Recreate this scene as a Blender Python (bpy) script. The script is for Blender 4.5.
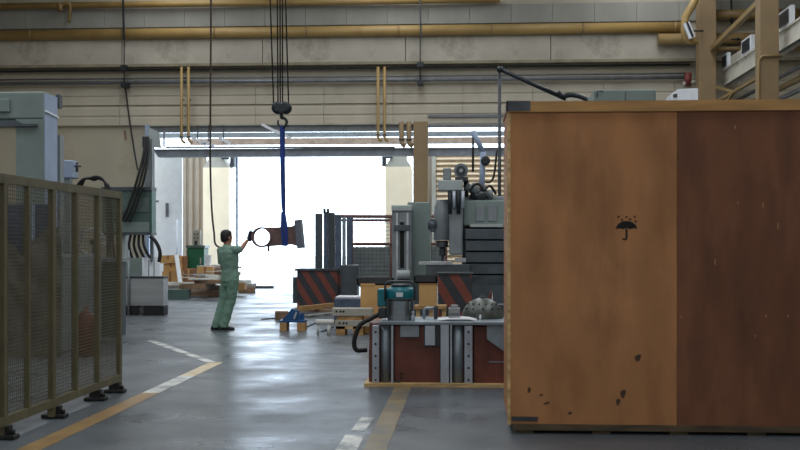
import bpy, bmesh, math, random
from mathutils import Vector, Matrix, Euler
random.seed(7)
for o in list(bpy.data.objects): bpy.data.objects.remove(o)
scene = bpy.context.scene
COL = scene.collection
PI = math.pi

# ------------------------------------------------------------------ camera
CAM_H, FPX, HOR, YAW = 1.45, 1100.0, 245.0, math.radians(3.54)
cd = bpy.data.cameras.new('camera'); cam = bpy.data.objects.new('camera', cd); COL.objects.link(cam)
cam.location = (0, 0, CAM_H); cam.rotation_euler = (PI/2, 0, YAW)
cd.sensor_width = 36; cd.lens = 36*FPX/800; cd.shift_y = (HOR-225)/800
cd.clip_end = 400
cd.dof.use_dof = True; cd.dof.focus_distance = 18.8; cd.dof.aperture_fstop = 2.8
scene.camera = cam
vs = scene.view_settings
vs.view_transform = 'Standard'; vs.look = 'None'; vs.gamma = 1; vs.use_curve_mapping = False
vs.exposure = 0.0

# ------------------------------------------------------------------ world: bright overcast sky
wd = bpy.data.worlds.new('world'); scene.world = wd; wd.use_nodes = True
bg = wd.node_tree.nodes['Background']
bg.inputs[0].default_value = (0.70, 0.84, 1.0, 1); bg.inputs[1].default_value = 5.2

# ------------------------------------------------------------------ daylight under the roof lights
def skylight_lamp(x, y, sx, sy, rad, col=(0.93, 0.97, 1.0)):
    l = bpy.data.lights.new('skylight_lamp', 'AREA'); l.shape = 'RECTANGLE'; l.size = sx; l.size_y = sy
    l.energy = rad*PI*sx*sy; l.color = col
    o = bpy.data.objects.new('skylight_lamp', l); COL.objects.link(o); o.location = (x, y, 11.38)
SKY = [(-10, 20, 2.4, 34, 4.2), (-2, 20, 2.4, 34, 4.2), (6, 20, 2.4, 34, 4.2)]
for s in SKY: skylight_lamp(*s)

# added fill lamps behind the camera, to brighten faces turned towards it
FILL_X = [-13.2, -7.9, -2.6, 2.7, 8.0]
for wx in FILL_X:
    l = bpy.data.lights.new('window_lamp', 'AREA'); l.shape = 'RECTANGLE'; l.size = 4.4; l.size_y = 3.2; l.energy = 2.6*PI*4.4*3.2; l.color = (.97, .98, 1.0)
    o = bpy.data.objects.new('window_lamp', l); COL.objects.link(o); o.location = (wx, -7.85, 6.6); o.rotation_euler = (PI/2, 0, 0)

# ------------------------------------------------------------------ measuring helpers (photo pixel + distance -> place in the hall)
CA, SA = math.cos(YAW), math.sin(YAW)
def W(px, py, Y):
    u, v = (px-400)/FPX, (HOR-py)/FPX
    dx, dy = -SA+CA*u, CA+SA*u
    t = Y/dy
    return Vector((t*dx, Y, CAM_H+t*v))
def XX(px, Y): return W(px, HOR, Y).x
def ZZ(px, py, Y): return W(px, py, Y).z
def GY(px, py): return CAM_H*FPX*(CA+SA*(px-400)/FPX)/(py-HOR)
def G(px, py): return W(px, py, GY(px, py))

# ------------------------------------------------------------------ materials
def lin(c):
    r = []
    for v in c[:3]:
        v = v/255.0
        r.append(v/12.92 if v <= 0.04045 else ((v+0.055)/1.055)**2.4)
    return (*r, 1)
MATS = {}
def M(name, rgb, rough=0.55, metal=0.0, var=0.16, scale=5.0, stretch=(1, 1, 1), bump=0.0, spec=0.5, dirt=None, dirt_scale=2.0, dirt_lo=0.56, dirt_hi=0.7, alpha=1.0):
    m = bpy.data.materials.new(name); m.use_nodes = True
    nt = m.node_tree; N = nt.nodes; L = nt.links
    b = N['Principled BSDF']
    tc = N.new('ShaderNodeTexCoord'); mp = N.new('ShaderNodeMapping'); mp.inputs['Scale'].default_value = stretch
    L.new(tc.outputs['Object'], mp.inputs['Vector'])
    no = N.new('ShaderNodeTexNoise'); no.inputs['Scale'].default_value = scale; no.inputs['Detail'].default_value = 5
    L.new(mp.outputs[0], no.inputs['Vector'])
    rp = N.new('ShaderNodeValToRGB')
    c = lin(rgb)
    lo = [max(0, x*(1-var*1.6)) for x in c[:3]]+[1]; hi = [min(1, x*(1+var*1.6)) for x in c[:3]]+[1]
    rp.color_ramp.elements[0].position = 0.3; rp.color_ramp.elements[0].color = lo
    rp.color_ramp.elements[1].position = 0.7; rp.color_ramp.elements[1].color = hi
    L.new(no.outputs['Fac'], rp.inputs[0])
    out = rp.outputs[0]
    if dirt:
        n2 = N.new('ShaderNodeTexNoise'); n2.inputs['Scale'].default_value = dirt_scale; n2.inputs['Detail'].default_value = 6
        n2.inputs['Roughness'].default_value = 0.65
        L.new(mp.outputs[0], n2.inputs['Vector'])
        r2 = N.new('ShaderNodeMapRange'); r2.inputs[1].default_value = dirt_lo; r2.inputs[2].default_value = dirt_hi
        L.new(n2.outputs['Fac'], r2.inputs[0])
        mx = N.new('ShaderNodeMixRGB'); mx.inputs[2].default_value = lin(dirt)
        L.new(r2.outputs[0], mx.inputs[0]); L.new(out, mx.inputs[1]); out = mx.outputs[0]
    L.new(out, b.inputs['Base Color'])
    b.inputs['Roughness'].default_value = rough; b.inputs['Metallic'].default_value = metal
    b.inputs['Specular IOR Level'].default_value = spec
    if bump:
        bp = N.new('ShaderNodeBump'); bp.inputs['Strength'].default_value = bump; bp.inputs['Distance'].default_value = 0.02
        L.new(no.outputs['Fac'], bp.inputs['Height']); L.new(bp.outputs[0], b.inputs['Normal'])
    MATS[name] = m
    return m

M('ply_light', (178, 126, 84), .62, var=.14, scale=2.2, stretch=(1.6, 1.6, .6), dirt=(120, 88, 64), dirt_scale=1.5, dirt_lo=.54, dirt_hi=.9, spec=.25)
M('ply_dark', (122, 80, 58), .62, var=.14, scale=2.5, stretch=(1.6, 1.6, .45), dirt=(78, 54, 44), dirt_scale=1.4, dirt_lo=.52, dirt_hi=.85, spec=.25)
M('batten', (182, 138, 84), .65, var=.15, scale=6, stretch=(.4, 3, 3))
M('old_timber', (84, 72, 54), .8, var=.25, scale=8, stretch=(.5, 3, 3))
M('pale_timber', (205, 172, 120), .7, var=.2, scale=8, stretch=(.5, 3, 3))
M('timber', (170, 132, 84), .7, var=.22, scale=8, stretch=(1, 3, 3))
M('black_ink', (18, 18, 18), .8, var=.3, scale=60)
M('stain', (78, 58, 44), .8, var=.3, scale=30)
M('splinter', (170, 130, 90), .7, var=.1)
M('steel_dark', (72, 76, 80), .45, .6, var=.2)
M('olive', (100, 94, 68), .5, var=.12, scale=4)
M('mesh_wire', (82, 78, 56), .5, .0, var=.1)
M('rubber', (20, 20, 21), .6, var=.2)
M('cable', (24, 25, 27), .5, var=.1)
M('cable_brown', (52, 36, 28), .5, var=.1)
M('pipe_yellow', (160, 132, 80), .5, var=.1, scale=1.2, dirt=(150, 118, 68), dirt_scale=1.2)
M('pipe_ochre', (138, 114, 72), .5, var=.12, scale=1.2)
M('conduit', (112, 116, 122), .45, .3, var=.12)
M('wall_panel', (146, 145, 138), .8, var=.06, scale=.8, stretch=(1.5, 1, .5), dirt=(140, 138, 128), dirt_scale=.5, bump=.05)
M('wall_concrete', (172, 166, 153), .85, var=.08, scale=1.2, dirt=(128, 122, 108), dirt_scale=1.0, dirt_lo=.56, dirt_hi=.8, bump=.15)
M('wall_beige', (178, 170, 152), .85, var=.05, scale=.6, dirt=(164, 152, 130), dirt_scale=.6)
M('clad_beige', (182, 174, 158), .8, var=.05, scale=.8, stretch=(1.5, 1, .5), dirt=(160, 152, 136), dirt_scale=.5)
M('ledge', (132, 124, 104), .85, var=.15, scale=2)
M('column_paint', (142, 120, 88), .6, var=.07, scale=1.5, dirt=(158, 128, 90), dirt_scale=1.2)
M('cream_paint', (242, 224, 194), .7, var=.05, scale=1)
M('girder_paint', (170, 166, 154), .6, var=.08, scale=1.5, dirt=(160, 150, 132), dirt_scale=1.0)
M('girder_white', (206, 202, 190), .6, var=.08, scale=1.5, dirt=(160, 150, 132), dirt_scale=1.0)
M('white_paint', (226, 230, 236), .5, var=.03)
M('door_white', (238, 241, 248), .5, var=.03)
M('clad_brown', (152, 138, 122), .6, var=.08, scale=1)
M('shutter_slat', (206, 184, 154), .55, var=.06, scale=2)
M('beam_grey', (128, 132, 134), .5, .2, var=.1)
M('beam_blue', (142, 150, 160), .5, .2, var=.1)
M('beam_rust', (168, 146, 130), .6, var=.15)
M('ceiling_paint', (176, 176, 170), .9, var=.05, scale=.5)
M('skylight_glass', (226, 232, 236), .4, var=.03)
M('pavement', (196, 196, 192), .9, var=.08, scale=.4)
M('line_yellow', (150, 118, 70), .45, var=.16, scale=4, dirt=(120, 104, 78), dirt_scale=3, dirt_lo=.58, dirt_hi=.75)
M('line_faded', (126, 112, 84), .45, var=.16, scale=4, dirt=(96, 98, 98), dirt_scale=2.5, dirt_lo=.5, dirt_hi=.62)
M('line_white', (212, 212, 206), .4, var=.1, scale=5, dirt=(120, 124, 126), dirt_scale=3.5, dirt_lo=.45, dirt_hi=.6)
M('line_pale', (206, 186, 150), .4, var=.14, scale=5)
M('machine_green', (124, 140, 136), .5, var=.1, scale=1.5)
M('machine_grey', (132, 140, 144), .45, .2, var=.14, scale=2)
M('machine_pale', (168, 176, 176), .45, var=.1, scale=2)
M('machine_blue', (150, 166, 192), .45, var=.08, scale=2)
M('hood_green', (74, 98, 92), .35, var=.12, scale=2)
M('hood_glass', (96, 112, 108), .12, var=.08)
M('teal_edge', (58, 110, 104), .4, var=.1)
M('blue_guard', (26, 50, 84), .45, var=.12)
M('steel_sheet', (168, 172, 174), .32, .6, var=.15, scale=2, stretch=(.3, .3, 3))
M('steel_bright', (190, 194, 198), .28, .8, var=.12)
M('tarp_grey', (96, 94, 88), .8, var=.2, scale=6, bump=.6)
M('cardboard', (204, 160, 104), .85, var=.08, scale=3)
M('cardboard_dark', (150, 106, 72), .85, var=.1, scale=3)
M('green_box', (24, 96, 66), .45, var=.12)
M('scrap_grey', (150, 150, 146), .5, .4, var=.3, scale=3)
M('scrap_white', (214, 214, 208), .6, var=.15)
M('scrap_brown', (128, 104, 82), .75, var=.25)
M('cloth_green', (118, 148, 134), .85, var=.1, scale=14, bump=.25)
M('cloth_trouser', (110, 142, 126), .85, var=.1, scale=14, bump=.25)
M('skin', (150, 104, 82), .55, var=.05)
M('hair', (22, 20, 20), .6, var=.3, scale=40, bump=.4)
M('glove', (34, 40, 64), .8, var=.15, scale=20)
M('shoe', (30, 38, 36), .5, var=.15)
M('iron_brown', (112, 88, 86), .55, .3, var=.18, scale=5)
M('iron_grey', (100, 106, 118), .5, .4, var=.15, scale=5)
M('sling_blue', (20, 54, 128), .7, var=.15, scale=10)
M('hook_black', (36, 42, 46), .4, .3, var=.2)
M('rope', (60, 60, 60), .4, .6, var=.1)
M('frame_red', (104, 56, 46), .55, var=.22, scale=3, dirt=(70, 36, 30), dirt_scale=2.2)
M('frame_grey', (136, 148, 156), .45, .35, var=.16, scale=4)
M('frame_light', (176, 186, 198), .4, .35, var=.12, scale=4)
M('vac_teal', (16, 112, 124), .35, var=.08)
M('vac_dark', (48, 56, 60), .4, var=.15)
M('paper_white', (224, 226, 232), .6, var=.04)
M('dome_grey', (92, 96, 92), .4, .5, var=.2, scale=8)
M('tray_black', (48, 50, 52), .5, var=.2)
M('blue_bracket', (24, 78, 128), .45, var=.15)
M('cover_dark', (74, 82, 88), .4, .2, var=.12)
M('red_valve', (110, 44, 38), .5, var=.1)
M('arrow_black', (24, 24, 24), .7, var=.2)
M('panel_dark', (40, 48, 58), .3, .2, var=.1)
M('slab_blue', (84, 98, 118), .4, .4, var=.15)
M('rail_rust', (112, 78, 72), .6, var=.15)
M('galv_panel', (134, 140, 140), .5, .3, var=.1)
M('wire_grey', (110, 116, 118), .4, .4, var=.1)

def hazard_material():
    m = bpy.data.materials.new('hazard'); m.use_nodes = True
    N = m.node_tree.nodes; L = m.node_tree.links; b = N['Principled BSDF']
    tc = N.new('ShaderNodeTexCoord'); sp = N.new('ShaderNodeSeparateXYZ'); L.new(tc.outputs['Object'], sp.inputs[0])
    k = N.new('ShaderNodeMath'); k.operation = 'MULTIPLY'; k.inputs[1].default_value = 0.62; L.new(sp.outputs[2], k.inputs[0])
    a = N.new('ShaderNodeMath'); a.operation = 'ADD'; L.new(sp.outputs[0], a.inputs[0]); L.new(k.outputs[0], a.inputs[1])
    d = N.new('ShaderNodeMath'); d.operation = 'DIVIDE'; d.inputs[1].default_value = 0.33; L.new(a.outputs[0], d.inputs[0])
    f = N.new('ShaderNodeMath'); f.operation = 'FRACT'; L.new(d.outputs[0], f.inputs[0])
    g = N.new('ShaderNodeMath'); g.operation = 'GREATER_THAN'; g.inputs[1].default_value = 0.52; L.new(f.outputs[0], g.inputs[0])
    no = N.new('ShaderNodeTexNoise'); no.inputs['Scale'].default_value = 7; L.new(tc.outputs['Object'], no.inputs['Vector'])
    mx = N.new('ShaderNodeMixRGB'); mx.inputs[1].default_value = lin((62, 64, 70)); mx.inputs[2].default_value = lin((142, 74, 60))
    L.new(g.outputs[0], mx.inputs[0])
    m2 = N.new('ShaderNodeMixRGB'); m2.blend_type = 'MULTIPLY'; m2.inputs[0].default_value = .5
    L.new(mx.outputs[0], m2.inputs[1]); L.new(no.outputs['Fac'], m2.inputs[2]); L.new(m2.outputs[0], b.inputs['Base Color'])
    b.inputs['Roughness'].default_value = .6
    MATS['hazard'] = m
hazard_material()

def floor_material():
    m = bpy.data.materials.new('floor_epoxy'); m.use_nodes = True
    N = m.node_tree.nodes; L = m.node_tree.links; b = N['Principled BSDF']
    tc = N.new('ShaderNodeTexCoord')
    n1 = N.new('ShaderNodeTexNoise'); n1.inputs['Scale'].default_value = .5; n1.inputs['Detail'].default_value = 8; n1.inputs['Roughness'].default_value = .65
    L.new(tc.outputs['Object'], n1.inputs['Vector'])
    r1 = N.new('ShaderNodeValToRGB')
    r1.color_ramp.elements[0].position = .32; r1.color_ramp.elements[0].color = lin((76, 82, 88))
    r1.color_ramp.elements[1].position = .7; r1.color_ramp.elements[1].color = lin((104, 110, 116))
    L.new(n1.outputs['Fac'], r1.inputs[0]); L.new(r1.outputs[0], b.inputs['Base Color'])
    n2 = N.new('ShaderNodeTexNoise'); n2.inputs['Scale'].default_value = .9; n2.inputs['Detail'].default_value = 7; n2.inputs['Roughness'].default_value = .6
    L.new(tc.outputs['Object'], n2.inputs['Vector'])
    r2 = N.new('ShaderNodeMapRange'); r2.inputs[1].default_value = .35; r2.inputs[2].default_value = .68; r2.inputs[3].default_value = .24; r2.inputs[4].default_value = .5
    L.new(n2.outputs['Fac'], r2.inputs[0]); L.new(r2.outputs[0], b.inputs['Roughness'])
    n3 = N.new('ShaderNodeTexNoise'); n3.inputs['Scale'].default_value = 1.6; n3.inputs['Detail'].default_value = 3
    L.new(tc.outputs['Object'], n3.inputs['Vector'])
    bp = N.new('ShaderNodeBump'); bp.inputs['Strength'].default_value = .35; bp.inputs['Distance'].default_value = .02
    L.new(n3.outputs['Fac'], bp.inputs['Height']); L.new(bp.outputs[0], b.inputs['Normal'])
    b.inputs['Specular IOR Level'].default_value = .4
    MATS['floor_epoxy'] = m
floor_material()

# ------------------------------------------------------------------ mesh builder
class MB:
    def __init__(s): s.v = []; s.f = []; s.sm = []
    def add(s, vs, fs, smooth=False):
        n = len(s.v); s.v += [Vector(v) for v in vs]
        for f in fs: s.f.append([i+n for i in f]); s.sm.append(smooth)
        return s
    def box(s, x0, x1, y0, y1, z0, z1, rz=0, rx=0, ry=0, bev=0):
        c = Vector(((x0+x1)/2, (y0+y1)/2, (z0+z1)/2)); h = Vector((abs(x1-x0)/2, abs(y1-y0)/2, abs(z1-z0)/2))
        R = Euler((rx, ry, rz)).to_matrix()
        if bev and min(h) > bev:
            bm = bmesh.new(); bmesh.ops.create_cube(bm, size=2)
            for v in bm.verts: v.co = Vector((v.co.x*h.x, v.co.y*h.y, v.co.z*h.z))
            bmesh.ops.bevel(bm, geom=bm.edges[:], offset=bev, segments=2, affect='EDGES', profile=.5)
            bm.verts.index_update()
            s.add([c+R@v.co for v in bm.verts], [[v.index for v in f.verts] for f in bm.faces]); bm.free()
            return s
        P = [c+R@Vector((a*h.x, b*h.y, d*h.z)) for a in (-1, 1) for b in (-1, 1) for d in (-1, 1)]
        return s.add(P, [(0, 1, 3, 2), (4, 6, 7, 5), (0, 4, 5, 1), (2, 3, 7, 6), (0, 2, 6, 4), (1, 5, 7, 3)])
    def bar(s, p, q, w, h):
        p, q = Vector(p), Vector(q); d = (q-p).normalized()
        u = Vector((0, 0, 1)) if abs(d.z) < .9 else Vector((0, 1, 0))
        a = d.cross(u).normalized(); b = a.cross(d).normalized()
        P = [e+a*i*w/2+b*j*h/2 for e in (p, q) for i, j in ((-1, -1), (1, -1), (1, 1), (-1, 1))]
        return s.add(P, [(3, 2, 1, 0), (4, 5, 6, 7), (0, 1, 5, 4), (1, 2, 6, 5), (2, 3, 7, 6), (3, 0, 4, 7)])
    def cyl(s, p, q, r, n=16, r2=None, smooth=True):
        p, q = Vector(p), Vector(q); d = (q-p).normalized(); r2 = r if r2 is None else r2
        u = Vector((0, 0, 1)) if abs(d.z) < .9 else Vector((0, 1, 0))
        a = d.cross(u).normalized(); b = d.cross(a).normalized()
        R = [p+(a*math.cos(2*PI*i/n)+b*math.sin(2*PI*i/n))*r for i in range(n)]
        T = [q+(a*math.cos(2*PI*i/n)+b*math.sin(2*PI*i/n))*r2 for i in range(n)]
        k = len(s.v)
        s.add(R+T, [(i, (i+1) % n, n+(i+1) % n, n+i) for i in range(n)], smooth)
        s.f.append([k+i for i in range(n)][::-1]); s.sm.append(False)
        s.f.append([k+n+i for i in range(n)]); s.sm.append(False)
        return s
    def tube(s, pts, r, n=8):
        pts = [Vector(p) for p in pts]; rs = r if isinstance(r, (list, tuple)) else [r]*len(pts)
        rings = []; a = None
        for i, p in enumerate(pts):
            d = (pts[min(i+1, len(pts)-1)]-pts[max(i-1, 0)]).normalized()
            if a is None:
                u = Vector((0, 0, 1)) if abs(d.z) < .9 else Vector((0, 1, 0)); a = d.cross(u).normalized()
            a = (a-d*a.dot(d)).normalized(); b = d.cross(a)
            rings.append([p+(a*math.cos(2*PI*j/n)+b*math.sin(2*PI*j/n))*rs[i] for j in range(n)])
        vs = [v for R in rings for v in R]
        fs = [(i*n+j, i*n+(j+1) % n, (i+1)*n+(j+1) % n, (i+1)*n+j) for i in range(len(pts)-1) for j in range(n)]
        k = len(s.v); s.add(vs, fs, True)
        s.f.append([k+j for j in range(n)][::-1]); s.sm.append(False)
        m = k+(len(pts)-1)*n; s.f.append([m+j for j in range(n)]); s.sm.append(False)
        return s
    def curve(s, pts, r, n=8, seg=6):
        pts = [Vector(p) for p in pts]; out = []
        for i in range(len(pts)-1):
            p0, p1, p2, p3 = pts[max(i-1, 0)], pts[i], pts[i+1], pts[min(i+2, len(pts)-1)]
            for k in range(seg):
                t = k/seg
                out.append(.5*((2*p1)+(p2-p0)*t+(2*p0-5*p1+4*p2-p3)*t*t+(3*p1-p0-3*p2+p3)*t**3))
        out.append(pts[-1])
        return s.tube(out, r, n)
    def prism(s, poly, a0, a1, axis='y', smooth=False):
        def mk(u, v, a): return {'y': (u, a, v), 'x': (a, u, v), 'z': (u, v, a)}[axis]
        n = len(poly); vs = [mk(u, v, a0) for u, v in poly]+[mk(u, v, a1) for u, v in poly]
        k = len(s.v); s.add(vs, [(i, (i+1) % n, n+(i+1) % n, n+i) for i in range(n)], smooth)
        s.f.append([k+i for i in range(n)][::-1]); s.sm.append(False)
        s.f.append([k+n+i for i in range(n)]); s.sm.append(False)
        return s
    def lathe(s, prof, c, n=24, axis='z', smooth=True):
        c = Vector(c); vs = []
        for r, h in prof:
            for j in range(n):
                t = 2*PI*j/n; x, y = r*math.cos(t), r*math.sin(t)
                vs.append(c+Vector({'z': (x, y, h), 'y': (x, h, y), 'x': (h, x, y)}[axis]))
        m = len(prof)
        fs = [(i*n+j, i*n+(j+1) % n, (i+1)*n+(j+1) % n, (i+1)*n+j) for i in range(m-1) for j in range(n)]
        k = len(s.v); s.add(vs, fs, smooth)
        s.f.append([k+j for j in range(n)][::-1]); s.sm.append(False)
        s.f.append([k+(m-1)*n+j for j in range(n)]); s.sm.append(False)
        return s
    def ball(s, c, r, n=14, m=9, sc=(1, 1, 1)):
        prof = [(max(r*math.sin(PI*i/m), r*.02), -r*math.cos(PI*i/m)) for i in range(m+1)]
        b = MB().lathe(prof, (0, 0, 0), n)
        return s.add([Vector(c)+Vector((v.x*sc[0], v.y*sc[1], v.z*sc[2])) for v in b.v], b.f, True)
    def loft(s, rings, smooth=True):
        n = len(rings[0]); k = len(s.v)
        s.add([v for R in rings for v in R], [(i*n+j, i*n+(j+1) % n, (i+1)*n+(j+1) % n, (i+1)*n+j) for i in range(len(rings)-1) for j in range(n)], smooth)
        s.f.append([k+j for j in range(n)][::-1]); s.sm.append(False)
        m = k+(len(rings)-1)*n; s.f.append([m+j for j in range(n)]); s.sm.append(False)
        return s
    def mesh(s, name, off=(0, 0, 0)):
        me = bpy.data.meshes.new(name); off = Vector(off)
        me.from_pydata([tuple(v-off) for v in s.v], [], s.f)
        me.polygons.foreach_set('use_smooth', s.sm); me.update()
        bm = bmesh.new(); bm.from_mesh(me); bmesh.ops.recalc_face_normals(bm, faces=bm.faces[:]); bm.to_mesh(me); bm.free()
        return me
    def build(s, name, mat, parent=None, loc=None):
        off = OFF[parent.name] if parent else Vector(loc or s.base())
        me = s.mesh(name, off); me.materials.append(MATS[mat])
        o = bpy.data.objects.new(name, me); COL.objects.link(o)
        if parent: o.parent = parent
        else: o.location = off
        OFF[o.name] = off
        return o
    def base(s):
        xs = [v.x for v in s.v]; ys = [v.y for v in s.v]; zs = [v.z for v in s.v]
        return Vector(((min(xs)+max(xs))/2, (min(ys)+max(ys))/2, min(zs)))
OFF = {}
def tag(o, label, cat=None, group=None, kind=None):
    o['label'] = label
    if cat: o['category'] = cat
    if group: o['group'] = group
    if kind: o['kind'] = kind
    return o
def thing(name, label, cat, loc, group=None):
    o = bpy.data.objects.new(name, None); COL.objects.link(o); o.location = loc; o.empty_display_size = .1
    OFF[o.name] = Vector(loc)
    return tag(o, label, cat, group)
def struct(o, label): return tag(o, label, None, None, 'structure')
def piece(src, dx, parent):
    c = src.copy(); COL.objects.link(c); c.parent = parent; c.location = src.location+Vector(dx); OFF[c.name] = OFF[src.name]
    return c
def R(px0, py0, px1, py1, Y, d):
    a = W((px0+px1)/2, py0, Y); b = W((px0+px1)/2, py1, Y)
    return (XX(px0, Y), XX(px1, Y), Y, Y+d, b.z, a.z)
def PB(px0, py0, px1, py1, Y, d, bev=0, ground=False):
    x0, x1, y0, y1, z0, z1 = R(px0, py0, px1, py1, Y, d)
    return MB().box(x0, x1, y0, y1, 0 if ground else z0, z1, bev=bev)

# ================================================================== THE HALL
YW = 38.0          # inner gable wall
YO = 44.0          # outer wall with the big door
XL, XR, YB, ZC = -17.0, 13.0, -8.0, 11.5
floor = struct(MB().box(XL, XR, YB, YO, -.2, 0).build('floor', 'floor_epoxy', loc=(0, 0, 0)), 'worn blue-grey epoxy workshop floor')
def strip(a, b, w, z=.003):
    a, b = Vector(a), Vector(b); d = (b-a).normalized(); n = Vector((-d.y, d.x))*w/2
    return MB().prism([(a+n)[:], (b+n)[:], (b-n)[:], (a-n)[:]], .0005, z, 'z')
strip((-3.1, 6), (-3.1, 10.6), .17).build('floor_line', 'line_yellow', floor)['label'] = 'yellow painted floor line'
strip((-3.1, 10.6), (-3.1, 12.0), .17).build('floor_line', 'line_white', floor)['label'] = 'white stretch of floor line'  # whiter stretch of the left line
strip((-3.1, 12.0), (-3.1, 13.4), .17).build('floor_line', 'line_pale', floor)
a = G(217, 363); strip((-3.13, 13.35), (-4.8, 16.4), .12).build('floor_line', 'line_white', floor)['label'] = 'scuffed white diagonal floor line'
strip((-.66, 6), (-.66, 11.2), .17).build('floor_line', 'line_faded', floor)['label'] = 'faded yellow painted floor line beside the fixture'
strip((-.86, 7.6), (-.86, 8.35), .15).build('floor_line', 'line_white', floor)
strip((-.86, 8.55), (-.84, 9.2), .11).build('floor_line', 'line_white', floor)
outside = struct(MB().box(-60, 60, YO, 140, -.25, -.01).build('floor_outside', 'pavement', loc=(0, YO, 0)), 'bright pale pavement outside the big door')

# --- gable wall, built in bands; opening from OX0 to OX1 up to OZ
OX0, OX1, OZ = XX(145, YW), 7.2, ZZ(300, 125, YW)
wall = struct(MB().box(XL, OX0, YW, YW+.3, 0, OZ).box(XL, XR, YW, YW+.3, OZ, ZC).box(OX1, XR, YW, YW+.3, 0, OZ).build('wall_back', 'wall_beige', loc=(0, YW, 0)),
              'beige gable wall with pipes and a wide opening')
zz = lambda py: ZZ(300, py, YW)
# upper grey panels with open joints
pw = 1.42; src = None; x = XL+.02
while x < XR-pw:
    if src is None: src = MB().box(x, x+pw-.012, YW-.12, YW, zz(26), zz(7.5)).build('upper_panel', 'wall_panel', wall); x0 = x
    else: piece(src, (x-x0, 0, 0), wall)
    x += pw
# concrete band under the big pipe: long precast blocks
pw = 4.95; src = None; x = XL+.02
while x < XR-1:
    if src is None: src = MB().box(x, x+pw-.025, YW-.34, YW, zz(64.5), zz(38)).build('concrete_beam', 'wall_concrete', wall); x0 = x
    else: piece(src, (x-x0, 0, 0), wall)
    x += pw
MB().box(XL, XR, YW-.44, YW, zz(67), zz(64.3)).build('ledge', 'ledge', wall)
MB().box(XL, XR, YW-.1, YW, zz(7.5), zz(5)).build('upper_trim', 'wall_concrete', wall)
# profiled sheet below the conduits: horizontal folds
for i, (a, b, d) in enumerate([(104, 85, .10), (124.6, 105, .16)]):
    pw = 2.4; src = None; x = XL+.02
    while x < XR-1:
        if src is None:
            z0, z1 = zz(a), zz(b); n = 2; prof = []
            for k in range(n):
                h = (z1-z0)/n; prof += [(YW-d, z0+k*h), (YW-d, z0+(k+.72)*h), (YW-d+.03, z0+(k+.80)*h), (YW-d+.03, z0+(k+.96)*h)]
            prof += [(YW-d, z1), (YW, z1), (YW, z0)]
            src = MB().prism(prof, x, x+pw-.012, 'x').build('cladding_sheet', 'clad_beige', wall); x0 = x
        else: piece(src, (x-x0, 0, 0), wall)
        x += pw
# left lower wall: thin conduit along a joint
MB().bar((XX(57, YW), YW-.05, ZZ(100, 119.5, YW)), (XX(136, YW), YW-.05, ZZ(100, 119.5, YW)), .06, .07).build('wall_rail', 'ledge', wall)
MB().bar((XX(125, YW), YW-.03, ZZ(125, 131, YW)), (XX(126, YW), YW-.03, ZZ(125, 139, YW)), .06, .05).build('wall_bracket', 'scrap_brown', wall)
MB().box(XX(428, YW), XX(505, YW), YW-.22, YW-.14, zz(119), zz(116.5)).build('wall_rail', 'conduit', wall)
MB().box(XX(424, YW), XX(520, YW), YW-.30, YW-.10, zz(129), zz(126.5)).build('wall_rail', 'conduit', wall)

struct(MB().box(XL-.3, XL, YB, YW, 0, ZC).build('wall_left', 'wall_beige', loc=(XL, 0, 0)), 'beige side wall behind the mesh fence')
struct(MB().box(XR, XR+.3, YB, YW, 0, ZC).build('wall_right', 'wall_beige', loc=(XR, 0, 0)), 'beige side wall beyond the crane girder')
struct(MB().box(XL, XR, YB-.3, YB, 0, ZC).build('wall_front', 'wall_beige', loc=(0, YB, 0)), 'beige end wall of the hall')
for i, wx in enumerate(FILL_X):  # added unseen frames and glazing around the fill lamps
    w_ = struct(MB().box(wx-2.3, wx+2.3, YB-.01, YB+.06, 4.9, 5.0).box(wx-2.3, wx+2.3, YB-.01, YB+.06, 8.2, 8.3).box(wx-2.3, wx-2.2, YB-.01, YB+.06, 5, 8.2).box(wx+2.2, wx+2.3, YB-.01, YB+.06, 5, 8.2).build('window_%d' % (i+1), 'white_paint'), 'added white window frame around a fill lamp, unseen behind the camera')
    for k in range(4): MB().box(wx-2.2+1.1*k+.02, wx-2.2+1.1*(k+1)-.02, YB, YB+.02, 5, 8.2).build('pane', 'skylight_glass', w_)
ce = MB(); xs = [XL]
for s in sorted(SKY): xs += [s[0]-s[2]/2, s[0]+s[2]/2]
xs.append(XR)
for i in range(0, len(xs), 2): ce.box(xs[i], xs[i+1], YB, YW, ZC, ZC+.2)
for s in SKY: ce.box(s[0]-s[2]/2, s[0]+s[2]/2, YB, s[1]-s[3]/2, ZC, ZC+.2); ce.box(s[0]-s[2]/2, s[0]+s[2]/2, s[1]+s[3]/2, YW, ZC, ZC+.2)
ceiling = struct(ce.build('ceiling', 'ceiling_paint', loc=(0, 15, ZC)), 'flat hall roof with long roof lights')
for s in SKY: MB().box(s[0]-s[2]/2, s[0]+s[2]/2, s[1]-s[3]/2, s[1]+s[3]/2, ZC+.22, ZC+.25).build('roof_light', 'skylight_glass', ceiling)

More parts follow.
